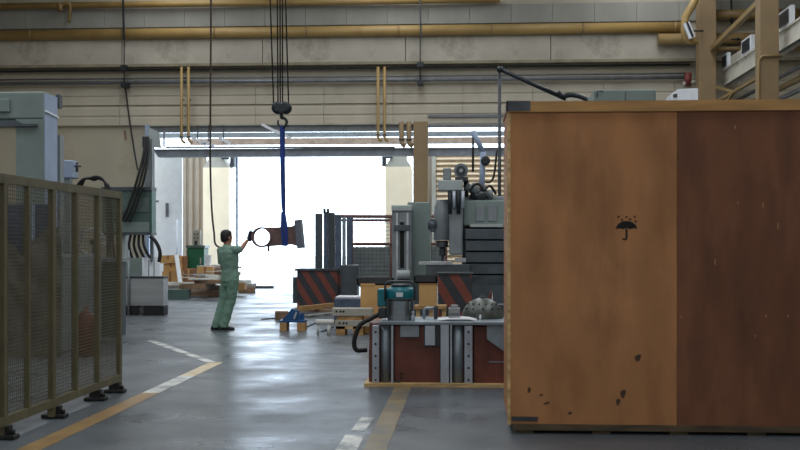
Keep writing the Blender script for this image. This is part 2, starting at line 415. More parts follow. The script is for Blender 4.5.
# --- bay beyond the opening: outer wall, door posts, shutter, white door leaf
ZO = ZZ(300, 151, YO)
DX0, DX1 = XX(237, YO), XX(385, YO)
ow = MB().box(XL-6, XX(205, YO), YO, YO+.3, 0, ZO).box(XX(413, YO), XR+4, YO, YO+.3, 0, ZO)
outer = struct(ow.build('wall_outer', 'clad_brown', loc=(0, YO, 0)), 'brown ribbed outer wall around the big door')
x = XX(176, YO); x0 = x; src = None
while x < XX(204, YO):
    if src is None: src = MB().prism([(x, YO), (x+.04, YO-.07), (x+.15, YO-.07), (x+.19, YO)], 0, ZO, 'z').build('cladding_rib', 'clad_brown', outer)
    else: piece(src, (x-x0, 0, 0), outer)
    x += .27
for k, (a, b) in enumerate([(206, 232), (386, 412)]):
    xa, xb = XX(a, YO), XX(b, YO); zt = ZZ(300, 168, YO); zc = ZZ(300, 160, YO); m = (xa+xb)/2
    p = MB().box(xa, xb, YO-.5, YO+.4, 0, zt).build('door_post', 'cream_paint', outer)
    MB().prism([(xa, zt), (xb, zt), (m+.32, zc), (m-.32, zc)], YO-.5, YO+.4).box(m-.32, m+.32, YO-.5, YO+.4, zc, ZO).build('post_capital', 'girder_paint', p)
    s_ = 1 if k == 0 else -1; e = xb if k == 0 else xa
    MB().box(e-.02*s_, e+.14*s_, YO-.3, YO+.1, ZZ(300, 167, YO), ZO).box(e-.3*s_, e, YO-.62, YO-.5, ZZ(300, 160, YO), ZZ(300, 154, YO)).build('post_bracket', 'steel_dark', p)
tr = struct(MB().box(DX0-.03, DX0+.05, YO-.1, YO, 0, ZO).build('trim_1', 'slab_blue'), 'thin blue steel edge of the big door opening')
tr = struct(MB().box(DX1-.05, DX1+.03, YO-.1, YO, ZZ(300, 164, YO), ZO).build('trim_2', 'slab_blue'), 'short blue steel edge under the door beam')
# shutter of separate slats
sh = struct(MB().box(XX(432, YO), XX(436, YO), YO-.2, YO, 0, ZO).box(XX(505, YO), XX(509, YO), YO-.2, YO, 0, ZO).build('door_2', 'girder_paint'), 'roller shutter of wide beige slats in outer wall')
zs = .0; src = None
while zs < ZO-.2:
    if src is None: src = MB().prism([(YO-.02, zs+.0), (YO-.05, zs+.0), (YO-.17, zs+.06), (YO-.05, zs+.19), (YO-.02, zs+.19)], XX(436.5, YO), XX(504.5, YO), 'x').build('shutter_slat', 'shutter_slat', sh)
    else: piece(src, (0, 0, zs), sh)
    zs += .2
# white leaf
YLf = 39.6
dl = struct(PB(149, 150, 182, 100, YLf, .12, ground=False).build('door_1', 'door_white') if False else MB().box(XX(150, YLf), XX(182, YLf), YLf, YLf+.12, 0.02, ZZ(165, 150, YLf)).build('door_1', 'door_white'), 'tall white sliding door leaf')
PB(165.5, 203, 168.5, 217, YLf-.03, .03).build('door_plate', 'conduit', dl)
PB(153, 200.5, 158.5, 201.8, YLf-.03, .03).build('door_mark', 'steel_dark', dl)
MB().cyl(W(177, 220, YLf-.1), W(177, 262, YLf-.1), .025, 8).build('door_bar', 'white_paint', dl)

# --- beams across the opening
def xbeam(name, label, px0, px1, py0, py1, Y, d, mat, grp='steel members across the opening'):
    return tag(PB(px0, py0, px1, py1, Y, d).build(name, mat), label, 'beam', grp)
t = thing('header_beam', 'dark grey flanged beam at the top of the opening', 'beam', (XX(283, 37.6), 37.6, zz(131.5)))
x0, x1 = XX(145, 37.6), XX(424, 37.6)
MB().box(x0, x1, 37.6, 37.8, ZZ(283, 131.5, 37.6), ZZ(283, 125.5, 37.6)).build('web', 'beam_grey', t)
MB().box(x0, x1, 37.45, 37.95, ZZ(283, 125.5, 37.6), ZZ(283, 124, 37.6)).build('flange', 'girder_paint', t)  # paler than the web: highlight along the flange put into the colour
xbeam('roof_purlin', 'thin blue-grey rail behind the header beam', 150, 520, 132, 136.6, 40, .2, 'beam_blue')
xbeam('roof_purlin', 'rusty brown beam behind the header beam', 190, 520, 137.6, 144, 41.5, .2, 'beam_rust')
t = thing('crossbeam', 'blue-grey lower beam spanning the opening above the bright door', 'beam', (XX(330, 37.5), 37.5, zz(156.5)))
x0, x1 = XX(153, 37.5), XX(560, 37.5)
MB().prism([(x0, ZZ(320, 149, 37.5)), (x0+.18, ZZ(320, 156.3, 37.5)), (x1, ZZ(320, 156.3, 37.5)), (x1, ZZ(320, 149, 37.5))], 37.5, 37.8).build('web', 'beam_blue', t)
MB().box(x0, x1, 37.4, 37.9, ZZ(320, 149.3, 37.5), ZZ(320, 148.4, 37.5)).build('flange', 'girder_paint', t)
ml = MB().tube([W(164, 131, 37.34), W(164, 146.5, 37.34), W(167, 147.2, 37.34), W(395, 147.2, 37.34)], .035, 8)
tag(ml.build('looped_pipe', 'conduit'), 'thin dark pipe run just above the lower beam', 'pipe')
# frosted bay lights and bars left (short struts)
for i, (a, b) in enumerate([((146, 126), (146, 187)), ((151, 126), (151, 150))]):
    pass
t = thing('strut_frame', 'white gusset frame joining beam ends beside dark hoses', 'frame', (XX(147, 37.1), 37.1, 0))
PB(145, 125, 149, 190, 37.1, .12, ground=True).build('post', 'machine_blue', t)
MB().prism([(XX(151, 37.35), ZZ(155, 128, 37.35)), (XX(161, 37.35), ZZ(155, 133, 37.35)), (XX(163, 37.35), ZZ(155, 149, 37.35)), (XX(151, 37.35), ZZ(155, 147, 37.35))], 37.1, 37.15).build('gusset', 'machine_pale', t)
# slanted white lamps on the beams
for i, (px, py, dx) in enumerate([(262, 124.5, 20), (276, 131, 20), (192.5, 138, 18), (203, 140.5, 14), (219, 138, 15)]):
    yl = 37.18-.16*(i % 2); a, b = W(px, py, yl), W(px+dx*.75, py+dx*.38, yl)
    lamp = thing('batten_lamp', 'slanted white batten lamp hung on the opening beams', 'lamp', tuple((a+b)/2), 'white batten lamps on the opening beams')
    MB().bar(a, b, .14, .09).build('housing', 'white_paint', lamp)
    c = a*.75+b*.25; MB().bar(c, Vector((c.x, 37.5, c.z)), .05, .06).cyl((c.x, 37.42, c.z-.1), (c.x, 37.42, ZZ(283, 125, 37.6)), .02, 6).build('mount', 'steel_dark', lamp)

# --- pipes on the wall
def xpipe(name, label, pxa, pxb, py, Y, r, mat):
    z = ZZ(300, py, Y)
    m = MB().cyl((XX(pxa, Y), Y, z), (XX(pxb, Y), Y, z), r, 20)
    t = thing(name, label, 'pipe', (XX((pxa+pxb)/2, Y), Y, z-r)); m.build('pipe_run', mat, t)
    return t, z
t, zbig = xpipe('wall_pipe', 'thick yellow pipe running along the gable wall above the concrete band', -40, 683, 32, YW-.45, .185, 'pipe_yellow')
for px in range(30, 680, 92):
    MB().cyl((XX(px, YW-.45), YW-.45, zbig), (XX(px, YW-.45)+.07, YW-.45, zbig), .193, 20).build('weld_collar', 'pipe_ochre', t)
t2, zs2 = xpipe('wall_pipe', 'thinner yellow pipe along the very top of the gable wall', -40, 500, 2.2, YW-.35, .11, 'pipe_yellow')
t3 = t2
MB().cyl(W(58, 7.5, YW-.6), W(61.5, 7, YW-.55), .16, 14).build('valve_body', 'pipe_ochre', t3)
MB().curve([W(61, 6, YW-.5), W(66, 3, YW-.5), W(70, 6, YW-.45), W(69, 22, YW-.3)], .06, 8).build('bend', 'pipe_ochre', t3)
xpipe('conduit', 'thick grey conduit along the gable wall', -40, 690, 80.8, YW-.3, .065, 'conduit')
xpipe('conduit', 'thin grey conduit just above the thick conduit', -40, 690, 77, YW-.25, .03, 'conduit')
xpipe('conduit', 'thin dark conduit just under the concrete ledge', -40, 690, 68.5, YW-.2, .035, 'steel_dark')
# pipe hangers: dark straps, ten metres apart
for px in (123, 420, 731):
    t = thing('pipe_hanger', {123: 'dark strap hanger on the wall pipes where a cable drops down the wall', 420: 'dark strap hanger on the wall pipes above the opening column', 731: 'dark strap hanger on the wall pipes between the brown columns'}[px], 'hanger', tuple(W(px, 88, YW-.6)), 'pipe hangers on the gable wall')
    w = W(px, 0, YW-.68).x
    MB().bar((w, YW-.68, zz(0)), (w+.03, YW-.68, zz(42)), .05, .09).build('strap', 'hook_black', t)
    MB().box(w-.1, w+.12, YW-.68, YW-.45, zz(71), zz(66.5)).build('clamp', 'hook_black', t); MB().box(w-.1, w+.1, YW-.62, YW-.2, zz(88), zz(84)).build('clamp', 'hook_black', t)
    MB().cyl((w, YW-.55, zz(42)), (w, YW-.55, zz(85)), .018, 6).build('rod', 'hook_black', t)
# vertical yellow pairs and brown stubs
for grp, pxs, y0, y1, mat, lab in [('left pair of upright yellow pipes', (181.5, 188.5), 67, 139, 'pipe_yellow', 'upright yellow pipe of the pair beside the hanging cable'),
                                   ('right pair of upright yellow pipes', (378, 384.5), 67, 137, 'pipe_yellow', 'upright yellow pipe of the pair above the bright doorway'),
                                   ('pair of short brown pipe stubs', (401.5, 409), 122, 142, 'column_paint', 'short brown pipe stub beside the brown column')]:
    for px in pxs:
        r = .05 if mat == 'pipe_yellow' else .085
        t = thing('upright_pipe', lab, 'pipe', tuple(W(px, y1, YW-.45)), grp)
        MB().tube([W(px, y0, YW-.72), W(px, y1, YW-.72), W(px+1.2, y1+2.5, YW-.74), W(px+4, y1+4, YW-.74)], r, 10).build('pipe_run', mat, t)
        MB().cyl(W(px, y1-3, YW-.72), W(px, y1-1.5, YW-.72), r*1.3, 10).build('collar', 'steel_dark', t)
        for yb in (y0+4, y0+(y1-y0)*.45): q = W(px, yb, YW-.72); MB().box(q.x-.03, q.x+.03, YW-.74, YW-.46, q.z-.02, q.z+.02).build('bracket', 'steel_dark', t)
# loose cable on left wall
tag(MB().curve([W(125, 84, YW-.2), W(128, 108, YW-.2), W(131, 130, YW-.2), W(136, 160, YW-.25), W(138, 170, YW-.25)], .03, 6).build('wall_cable', 'cable'), 'dark cable dropping diagonally down the beige left wall', 'cable')

# --- brown column beside the opening
def column(px, Y, w, ztop, label, z0=0):
    x = XX(px, Y); t = thing('steel_column', label, 'column', (x, Y, 0), 'brown steel columns')
    MB().box(x-w/2, x+w/2, Y-w/2, Y+w/2, 0, ztop, bev=.02).build('shaft', 'column_paint', t)
    MB().box(x-w/2-.12, x+w/2+.12, Y-w/2-.12, Y+w/2+.12, 0, .05).build('base_plate', 'steel_dark', t)
    return t, x
column(421, 37.0, .48, ZZ(421, 122, 37), 'brown steel column beside the opening with roller shutter behind')
GX = 8.1
c1, _ = column(706, 37.0, .56, ZC, 'brown steel column under the crane girder end, by the gable wall')
c2, cx2 = column(767, 30.0, .5, ZC, 'brown steel column with a thin conduit, midway along the crane girder')
MB().tube([(cx2-.29, 29.70, 1), (cx2-.29, 29.70, ZZ(760, 62, 30)), (cx2-.2, 29.69, ZZ(760, 58, 30)), (cx2+.3, 29.69, ZZ(760, 58, 30))], .035, 8).build('conduit', 'pipe_ochre', c2)
column(866, 23.0, .56, ZC, 'brown steel column under the near end of the crane girder')
# --- crane runway girder on the right
gx = GX+.40; gz0 = CAM_H+.623*gx-.02; gz1 = gz0+.50
t = thing('crane_girder', 'pale crane runway girder between the brown columns', 'girder', (GX, 24, gz0))
MB().box(gx, gx+.06, 12, 37.2, gz0, gz1).box(gx-.05, gx+.25, 12, 37.2, gz0, gz0+.05).box(gx-.05, gx+.25, 12, 37.2, gz1, gz1+.05).build('web', 'girder_white', t)
MB().box(gx+.1, gx+.17, 12, 37.2, gz1+.05, gz1+.15).build('rail', 'steel_dark', t)
Ys = [37.0, 34.2, 30.15]
for i, yv in enumerate(Ys):
    t = thing('control_box', ['white box with dark front panel on the crane girder beside the gable wall column', 'white box with dark front panel on the crane girder between the brown columns', 'white box with dark front panel on the crane girder past the column with a conduit'][i], 'control box', (gx, yv, gz1+.05), 'white boxes on the crane girder')
    hl = .35 if i == 0 else .6; MB().box(gx-.02, gx+.09, yv-hl, yv+hl, gz1+.05, gz1+.55).build('housing', 'white_paint', t)
    MB().box(gx-.05, gx-.02, yv-hl*.72, yv+hl*.72, gz1+.13, gz1+.48).build('panel', 'panel_dark', t)
    if i: MB().box(gx-.01, gx+.09, yv+.6, yv+2.0, gz1+.05, gz1+.32).build('duct', 'girder_paint', t)
tag(MB().bar(W(712, 49, 36.75), W(758.5, 3, 30.2), .14, .14).build('diagonal_brace', 'pipe_ochre'), 'diagonal ochre brace rising between the brown columns', 'brace')
# right hand pipes and bend
t, z = xpipe('wall_pipe', 'thick ochre pipe stub behind the brown columns with a black arrow', 658, 800, 43.5, YW-.6, .19, 'pipe_ochre')
def arrow(px, py, s, Y, parent):
    c = W(px, py, Y); k = .0345
    MB().prism([(c.x-4*k, c.z-.6*k), (c.x+1*k*s if s > 0 else c.x-4*k, c.z-.6*k), (c.x+4*k, c.z-.6*k), (c.x+4*k, c.z+.6*k), (c.x-4*k, c.z+.6*k)], Y-.01, Y).prism([(c.x+s*6*k, c.z), (c.x+s*2*k, c.z+2*k), (c.x+s*2*k, c.z-2*k)], Y-.01, Y).build('flow_arrow', 'arrow_black', parent)
arrow(735, 39.3, 1, YW-.8, t)
t, z = xpipe('wall_pipe', 'thick ochre pipe behind the brace with a black arrow', 700, 800, 20, YW-.6, .17, 'pipe_ochre')
arrow(735, 19.5, -1, YW-.79, t)
xpipe('wall_pipe', 'thin ochre pipe low behind the brown columns', 700, 800, 53.5, YW-.6, .08, 'pipe_ochre')
t = thing('pipe_bend', 'bent yellow duct folding down beside the brown column', 'pipe', tuple(W(688, 43, 36.2)))
MB().tube([W(697, -4, 36.2), W(692, 6, 36.2), W(685.5, 17, 36.2), W(684, 30, 36.2), W(684.5, 38, 36.2), W(690, 42, 36.2), W(698, 42, 36.2)], [.12, .13, .13, .11, .11, .1, .07], 10).build('duct', 'pipe_yellow', t)
tl = thing('floodlight', 'small tilted floodlight with dark glass beside the bent duct', 'lamp', tuple(W(689, 40, 35.8)))
MB().bar(W(686, 23, 35.9), W(692, 38, 35.9), .2, .16).build('housing', 'white_paint', tl)
MB().bar(W(686.8, 22.5, 35.8), W(692.8, 37, 35.8), .06, .14).build('glass', 'panel_dark', tl)
MB().bar(W(690, 31, 35.95), W(690, 31, 36.15), .06, .06).bar(W(690, 31, 36.0), W(703, 31, 36.5), .05, .05).build('bracket', 'steel_dark', tl)
# valve and white duct near crate top
t = thing('wall_valve', 'red valve on a pale pipe low on the gable wall', 'valve', tuple(W(688, 90, YW-.5)))
MB().cyl(W(688, 86, YW-.5), W(688, 73, YW-.5), .12, 12).build('valve_body', 'red_valve', t)
MB().cyl(W(683, 84, YW-.5), W(697, 82, YW-.5), .08, 10).build('pipe_run', 'girder_paint', t)
t = thing('roof_unit', 'white sloped ventilation unit by the gable wall', 'ventilation unit', (XX(684, 34), 34, 0))
MB().prism([(XX(671, 34), 0), (XX(698, 34), 0), (XX(698, 34), ZZ(684, 88, 34)), (XX(678, 34), ZZ(684, 89, 34)), (XX(671, 34), ZZ(684, 95, 34))], 34, 35).build('housing', 'white_paint', t)
MB().box(XX(673, 34), XX(677, 34), 33.95, 34, ZZ(675, 97, 34), ZZ(675, 94, 34)).build('vent', 'steel_dark', t)
# pipes running along the side bay at right
for i, (px, py, r, mat, lb) in enumerate([(790, 72, .06, 'conduit', 'grey pipe running deep under the crane girder'), (793, 82, .09, 'pipe_ochre', 'ochre pipe running deep under the crane girder'), (795, 92, .07, 'conduit', 'lowest grey pipe running deep under the crane girder')]):
    p = W(px, py, 31.5); tag(MB().cyl((p.x, 18, p.z), (p.x, 37.5, p.z), r, 10).build('bay_pipe', mat), lb, 'pipe')
zb_ = W(733, 91, 34).z
pbk = thing('column_tie', 'ochre tie bar with crossed braces between the brown columns', 'brace', (GX, 33.5, zb_-.6))
MB().bar((8.1, 36.69, zb_), (8.1, 30.28, zb_), .09, .09).build('tie_bar', 'pipe_ochre', pbk)
MB().bar((8.1, 36.6, zb_-.6), (8.1, 34.2, zb_), .07, .07).build('brace', 'pipe_ochre', pbk)
MB().bar((8.1, 36.6, zb_+.5), (8.1, 34.2, zb_), .07, .07).build('brace', 'pipe_ochre', pbk)

# ================================================================== PLYWOOD CRATE
CY, CD = 8.5, 1.2
cx0, cxs, cx1 = XX(509, CY), XX(677, CY), XX(677, CY)+1.32
cz0, cz1 = ZZ(600, 424.5, CY), ZZ(505, 102.5, CY)
crate = thing('packing_crate', 'tall plywood packing crate with a black umbrella mark', 'crate', ((cx0+cx1)/2, CY+CD/2, 0))
p1 = MB().box(cx0+.012, cxs-.001, CY, CY+.018, cz0, cz1-.07).build('plywood_panel', 'ply_light', crate); p1['label'] = 'lighter orange-brown plywood sheet'
p2 = MB().box(cxs+.001, cx1, CY-.002, CY+.016, cz0, cz1-.07).build('plywood_panel', 'ply_dark', crate); p2['label'] = 'darker red-brown plywood sheet'
MB().box(cx0, cx0+.02, CY+.002, CY+CD, cz0, cz1-.02).build('plywood_panel', 'ply_light', crate)
MB().box(cx1-.02, cx1, CY+.02, CY+CD, cz0, cz1-.02).build('plywood_panel', 'ply_dark', crate)
MB().box(cx0+.02, cx1-.02, CY+CD-.02, CY+CD, cz0, cz1-.02).build('plywood_panel', 'ply_dark', crate)
MB().box(cx0-.01, cx1+.01, CY-.012, CY+CD+.01, cz1-.02, cz1).build('lid', 'ply_light', crate)
MB().box(cx0-.012, cx1+.01, CY-.03, CY, cz1-.078, cz1+.004).build('lid_batten', 'batten', crate)
MB().box(cx0-.02, cx0+.16, CY-.036, CY-.03, cz1-.07, cz1+.008).box(cx0-.02, cx0-.012, CY-.036, CY+.2, cz1-.07, cz1+.008).build('corner_plate', 'steel_dark', crate)
MB().box(cx0-.012, cx0+.012, CY-.006, CY+.03, cz0-.01, cz1-.078).build('lit_edge', 'pale_timber', crate)  # pale strip: door light on the crate's side put into the colour
MB().box(cx0+.02, cx0+.22, CY-.008, CY-.0, cz0+.02, cz0+.055).build('strap_end', 'steel_dark', crate)
MB().box(cx0+.03, cx1, CY-.01, CY+.09, .028, cz0).build('skid_board', 'old_timber', crate)
MB().box(cx0+.03, cx1, CY+CD-.09, CY+CD, .028, cz0).build('skid_board', 'old_timber', crate)
for k in range(5):
    xx = cx0+.05+k*(cx1-cx0-.25)/4; MB().box(xx, xx+.14, CY+.02, CY+CD-.02, 0, .03).build('runner', 'old_timber', crate)
# umbrella mark, drops, stains
e = W(626.5, 229, CY); k = CY/1100
um = MB(); pts = [(e.x+10.3*k*math.cos(a), e.z+8*k*math.sin(a)) for a in [PI*i/14 for i in range(15)]]
for i in range(1, 6):
    t = 1-i/6*1; pts.append((e.x-10.3*k+20.6*k*i/6, e.z+(.8*k if i % 2 else -.2*k)))
um.prism(pts, CY-.002, CY-.0005)
um.bar((e.x, CY-.0015, e.z), (e.x, CY-.0015, e.z-9*k), 2.2*k, .001) if False else um.box(e.x-1*k, e.x+1*k, CY-.002, CY-.0005, e.z-8.5*k, e.z)
hk = [(e.x-1.8*k+(2.8*k)*math.cos(a), e.z-8.5*k+2.8*k*math.sin(a)) for a in [-PI*i/8 for i in range(8)]]+[(e.x-1.8*k+1.0*k*math.cos(a), e.z-8.5*k+1.0*k*math.sin(a)) for a in [-PI*(7-i)/8 for i in range(8)]]
um.prism(hk, CY-.002, CY-.0005)
for dx, dy in [(-8, 12), (0, 12), (8, 12), (-4.5, 9), (3.5, 9.6), (9, 7.5)]:
    um.prism([(e.x+dx*k+1.1*k*math.cos(a), e.z+dy*k+1.2*k*math.sin(a)) for a in [2*PI*i/8 for i in range(8)]], CY-.002, CY-.0005)
um.build('umbrella_mark', 'black_ink', p1)
for i, (px, py, rx, rz) in enumerate([(623, 394, 2.6, 5), (618, 402, 2, 4), (529, 390, 1.6, 3.4), (541, 395, 2, 1.2), (570, 413, 2, 1.6), (547, 403, 3, 1.4), (638, 358, 3, 4)]):
    c = W(px, py, CY); MB().prism([(c.x+rx*k*math.cos(a)*(1+.25*math.sin(3*a+i)), c.z+rz*k*math.sin(a)*(1+.2*math.cos(2*a))+.3*rx*k*math.cos(a)) for a in [2*PI*j/12 for j in range(12)]], CY-.0012, CY-.0003).build('stain', 'stain', p1)
for i, (px, py, h) in enumerate([(738, 203, 4), (763, 205, 7), (778, 226, 9), (715, 262, 8), (735, 127, 6), (766, 316, 4), (788, 316, 3), (681, 317, 3), (755, 336, 3)]):
    c = W(px, py, CY-.003); MB().box(c.x-.004, c.x+.004, CY-.004, CY-.0015, c.z-h*k/3, c.z+h*k/3).build('splinter', 'splinter', p2)

# ================================================================== GUARD FENCE (left)
FX = XX(119.5, 10.75)
def FYp(px): u = (px-400)/FPX; return FX*(CA+SA*u)/(-SA+CA*u)
ys = [6.9, 7.45]+[FYp(p) for p in (3, 27, 52, 75, 97, 119)]
fence = thing('guard_fence', 'olive steel guard fence with fine wire mesh infill', 'fence', (FX, 9.2, 0))
ft, fb = 1.98, .10
def fz(y): return fb
MB().box(FX-.02, FX+.02, ys[0], ys[-1]+.02, ft-.07, ft).build('top_rail', 'olive', fence)
MB().box(FX-.02, FX+.02, ys[0], ys[-1]+.02, fb, fb+.07).build('bottom_rail', 'olive', fence)
for i, y in enumerate(ys):
    w = .06 if i in (0, 2, 4, 7) else .034
    MB().box(FX-.022, FX+.022, y-w/2, y+w/2, .02 if i in (0, 2, 4, 7) else fb, ft-.004).build('post' if w > .04 else 'mullion', 'olive', fence)
for i, y in enumerate([7.0, FYp(4), FYp(55), FYp(96), FYp(115)]):
    MB().box(FX-.1, FX+.1, y-.06, y+.06, 0, .035, bev=.01).box(FX-.05, FX+.05, y-.04, y+.04, .03, .1).cyl((FX+.07, y, .03), (FX+.07, y, .07), .018, 8).build('foot', 'rubber', fence)
for i in range(len(ys)-1):
    y0, y1 = ys[i]+.015, ys[i+1]-.015; m = MB(); n = max(2, int((y1-y0)/.036))
    for k_ in range(1, n): yy = y0+(y1-y0)*k_/n; m.box(FX-.003, FX+.003, yy-.0025, yy+.0025, fb+.06, ft-.06)
    nz = 60
    for k_ in range(1, nz): z = fb+.06+(ft-fb-.12)*k_/nz; m.box(FX-.0025, FX+.0035, y0, y1, z-.003, z+.003)
    o = m.build('wire_mesh', 'mesh_wire', fence); o['kind'] = 'stuff'

# ================================================================== GANTRY MACHINE behind the fence
def pz(y, px, Y): return ZZ(px, y, Y)
GYm = 15.0
gm = thing('gantry_machine', 'large grey-green gantry machine with a pale door-lit side behind mesh fence', 'machine', (XX(10, GYm), GYm, 0))
PB(-70, 92, 44, 119, GYm, .46, bev=.02).build('crossbeam', 'machine_green', gm)
PB(-70, 99, 9, 112, GYm-.05, .06, bev=.01).build('cover_plate', 'machine_green', gm)
PB(16, 119, 44, 330, GYm, .46, ground=True).build('column', 'machine_green', gm)
MB().prism([(XX(-60, GYm), pz(127, 10, GYm)), (XX(-60, GYm), pz(121, 10, GYm)), (XX(18, GYm), pz(121, 10, GYm)), (XX(25, GYm), pz(124.5, 10, GYm)), (XX(38, GYm), pz(124.5, 10, GYm)), (XX(38, GYm), pz(127, 10, GYm))], GYm-.08, GYm+.1).build('guide_rail', 'cover_dark', gm)
x0 = XX(44, GYm)
MB().box(x0-.02, x0+.012, GYm+.01, GYm+.47, .0, pz(93, 44, GYm)).build('lit_side', 'machine_blue', gm)  # door light on this side put into a paler, bluer colour
MB().bar((x0+.02, GYm, pz(111, 44, GYm)), (x0+.02, GYm+.5, pz(113.5, 44, GYm)), .02, .025).build('side_strap', 'white_paint', gm)
PB(56, 135, 60, 330, GYm+.6, .15, ground=True).build('rear_post', 'machine_grey', gm)
PB(55.5, 94, 59.5, 108, GYm+.6, .12, bev=.01).build('cable_chain', 'cover_dark', gm)
PB(-70, 255, 62, 330, GYm-.6, 1.6, ground=True, bev=.03).build('bed', 'machine_grey', gm)
PB(-70, 204, 22, 262, GYm-.9, .2, bev=.02).build('guard_panel', 'blue_guard', gm)
PB(27, 204, 48, 262, GYm-.9, .2, bev=.02).build('guard_panel', 'blue_guard', gm)
PB(31, 204, 34, 258, GYm-.95, .06).build('guard_strip', 'machine_blue', gm)
m = MB(); n = 26; rows = []
for j in range(14):
    row = []
    for i in range(n):
        px = -40+i*100/(n-1); base = 240+ (10*math.sin(i*.5)+4*math.sin(i*1.3)) - 6*math.cos(i*.25)
        py = base+(320-base)*j/13
        p = W(px, py, GYm-1.15+.05*math.sin(i*1.1+j*.4)+.04*math.cos(i*.7-j)); p.z = max(p.z, .0) if j < 13 else 0
        row.append(p)
    rows.append(row)
vs_ = [p for r in rows for p in r]; fs_ = [(j*n+i, j*n+i+1, (j+1)*n+i+1, (j+1)*n+i) for j in range(13) for i in range(n-1)]
m.add(vs_, fs_, True); m.add([v+Vector((0, .05, 0)) for v in vs_], [f[::-1] for f in fs_], True)
tag(m.build('tarpaulin', 'tarp_grey'), 'crumpled grey tarpaulin hung in front of the gantry machine', 'tarpaulin')
t = thing('junction_box', 'small pale box on a post behind the fence top', 'box', (XX(67, 17), 17, 0))
PB(62, 160, 72, 178, 17, .3, bev=.02).build('housing', 'machine_blue', t)
PB(64, 178, 70, 330, 17.05, .1, ground=True).build('post', 'machine_grey', t)
PB(72, 165.5, 81, 167, 17.1, .04).cyl(W(77, 162, 17.1), W(77, 172, 17.1), .02, 8).build('lever', 'steel_dark', t)
t = thing('hose_bundle', 'black hoses looped over a bench behind the fence', 'hoses', (XX(92, 17.2), 17.2, 0))
for i in range(3):
    MB().curve([W(74+i*3, 190, 17.2+i*.06), W(82+i*2, 180-i, 17.2+i*.06), W(90+i*2, 178+i, 17.2+i*.06), W(97+i, 176.5+i, 17.2+i*.06), W(104+i, 181+i, 17.2+i*.06), W(106+i*2, 195, 17.2+i*.06), W(108+i*3, 262, 17.2+i*.06)], .02, 8).build('hose', 'cable', t)
PB(72, 258, 118, 262, 16.95, .6).build('bench_top', 'steel_bright', t)
PB(74, 262, 116, 330, 17.0, .5, ground=True).build('bench_body', 'cover_dark', t)
t = thing('hand_wheel', 'shiny steel hand wheel glimpsed through the mesh fence', 'wheel', tuple(W(92, 258, 16.7)))
pts = [W(92, 242, 16.7)+Vector((math.cos(a)*.2, 0, math.sin(a)*.2)) for a in [2*PI*i/24 for i in range(25)]]
MB().tube(pts, .018, 8).build('rim', 'steel_bright', t)
MB().cyl(W(92, 242, 16.75), W(92, 242, 16.6), .04, 12).build('hub', 'steel_dark', t)
MB().cyl((W(92, 242, 16.75).x, 16.8, 0), (W(92, 242, 16.75).x, 16.8, W(92, 242, 16.75).z+.03), .03, 10).build('pedestal', 'steel_dark', t)
for a in (0.5, 2.6, 4.7): MB().cyl(W(92, 242, 16.7), W(92, 242, 16.7)+Vector((math.cos(a)*.2, 0, math.sin(a)*.2)), .012, 6).build('spoke', 'steel_bright', t)
tag(PB(78, 290, 92, 322, 14.2, .3, bev=.02).build('red_canister', 'red_valve') if False else MB().lathe([(.1, 0), (.1, .5), (.08, .56), (.03, .6), (.03, .66)], (XX(86, 14.0), 14.0, 0), 16).build('gas_canister', 'red_valve'), 'dull red gas canister on floor behind the mesh fence', 'canister')

# ================================================================== HOODED MACHINE left of the door
HY = 23.0
hm = thing('hooded_machine', 'dark green hooded machine tool with thick hoses on a post', 'machine', (XX(137, HY), HY, 0))
PB(102, 189, 151, 234, HY, .3, bev=.02).build('hood', 'hood_green', hm)
PB(104, 198, 149, 212, HY-.02, .03).build('window', 'hood_glass', hm)
PB(104, 222, 149, 232, HY-.02, .03).build('lower_panel', 'machine_green', hm)
PB(101, 187, 151.5, 190.5, HY-.04, .38).build('top_frame', 'cover_dark', hm)
PB(101, 232.5, 151.5, 235, HY-.04, .38).build('bottom_frame', 'cover_dark', hm)
x0 = XX(151, HY)
MB().box(x0, x0+.02, HY, HY+.3, pz(234, 150, HY), pz(189, 150, HY)).build('edge_strip', 'teal_edge', hm)
PB(144.5, 139, 152, 187, HY+.3, .2).build('mast', 'machine_grey', hm)
PB(142, 136, 147, 148, HY+.25, .15, bev=.02).build('hose_clamp', 'hook_black', hm)
for i in range(3):
    MB().curve([W(145+i*1.6, 137, HY+.1), W(144+i*2.4, 152, HY), W(138.5+i*3.2, 175, HY-.12), W(129+i*3.8, 205, HY-.16), W(121+i*4, 222, HY-.16)], .03, 8).build('hose', 'cable', hm)
PB(120, 235, 125, 262, HY+.1, .4).build('leg', 'machine_pale', hm)
PB(150, 235, 153, 262, HY+.4, .1).build('leg', 'machine_grey', hm)
for i in range(4): MB().curve([W(131+i*4, 234, HY+.1), W(129+i*5, 246, HY+.05), W(132+i*6, 258, HY+.1)], .03, 6).build('hose', 'cable', hm)
MB().curve([W(150, 236, HY), W(156, 242, HY), W(160, 252, HY), W(159, 262, HY)], .04, 8).build('hose', 'cable', hm)
PB(116, 258, 142, 279, HY-.1, 1.2).build('cabinet', 'machine_green', hm)
x0 = XX(142, HY-.1); MB().box(x0, x0+.03, HY-.1, HY+1.12, pz(279, 142, HY-.1), pz(257.5, 142, HY-.1)).build('cabinet_lit_side', 'white_paint', hm)  # side face coloured white for the light falling on it from the door
for yv in (HY+.25, HY+.65): MB().box(x0+.03, x0+.04, yv, yv+.06, pz(277, 142, HY), pz(260, 142, HY)).build('door_slit', 'machine_grey', hm)
PB(116, 278.5, 142, 320, HY+.0, 1.0, ground=True).build('plinth', 'cover_dark', hm)
st = thing('coolant_tank', 'brushed steel tank on black feet beside the hooded machine', 'tank', (XX(144, HY-.5), HY-.5, 0))
x0, x1, y0, y1, z0, z1 = R(124, 277, 163, 306, HY-.75, .38)
MB().box(x0, x1, y0, y1, z0, z1, bev=.015).build('body', 'steel_sheet', st)
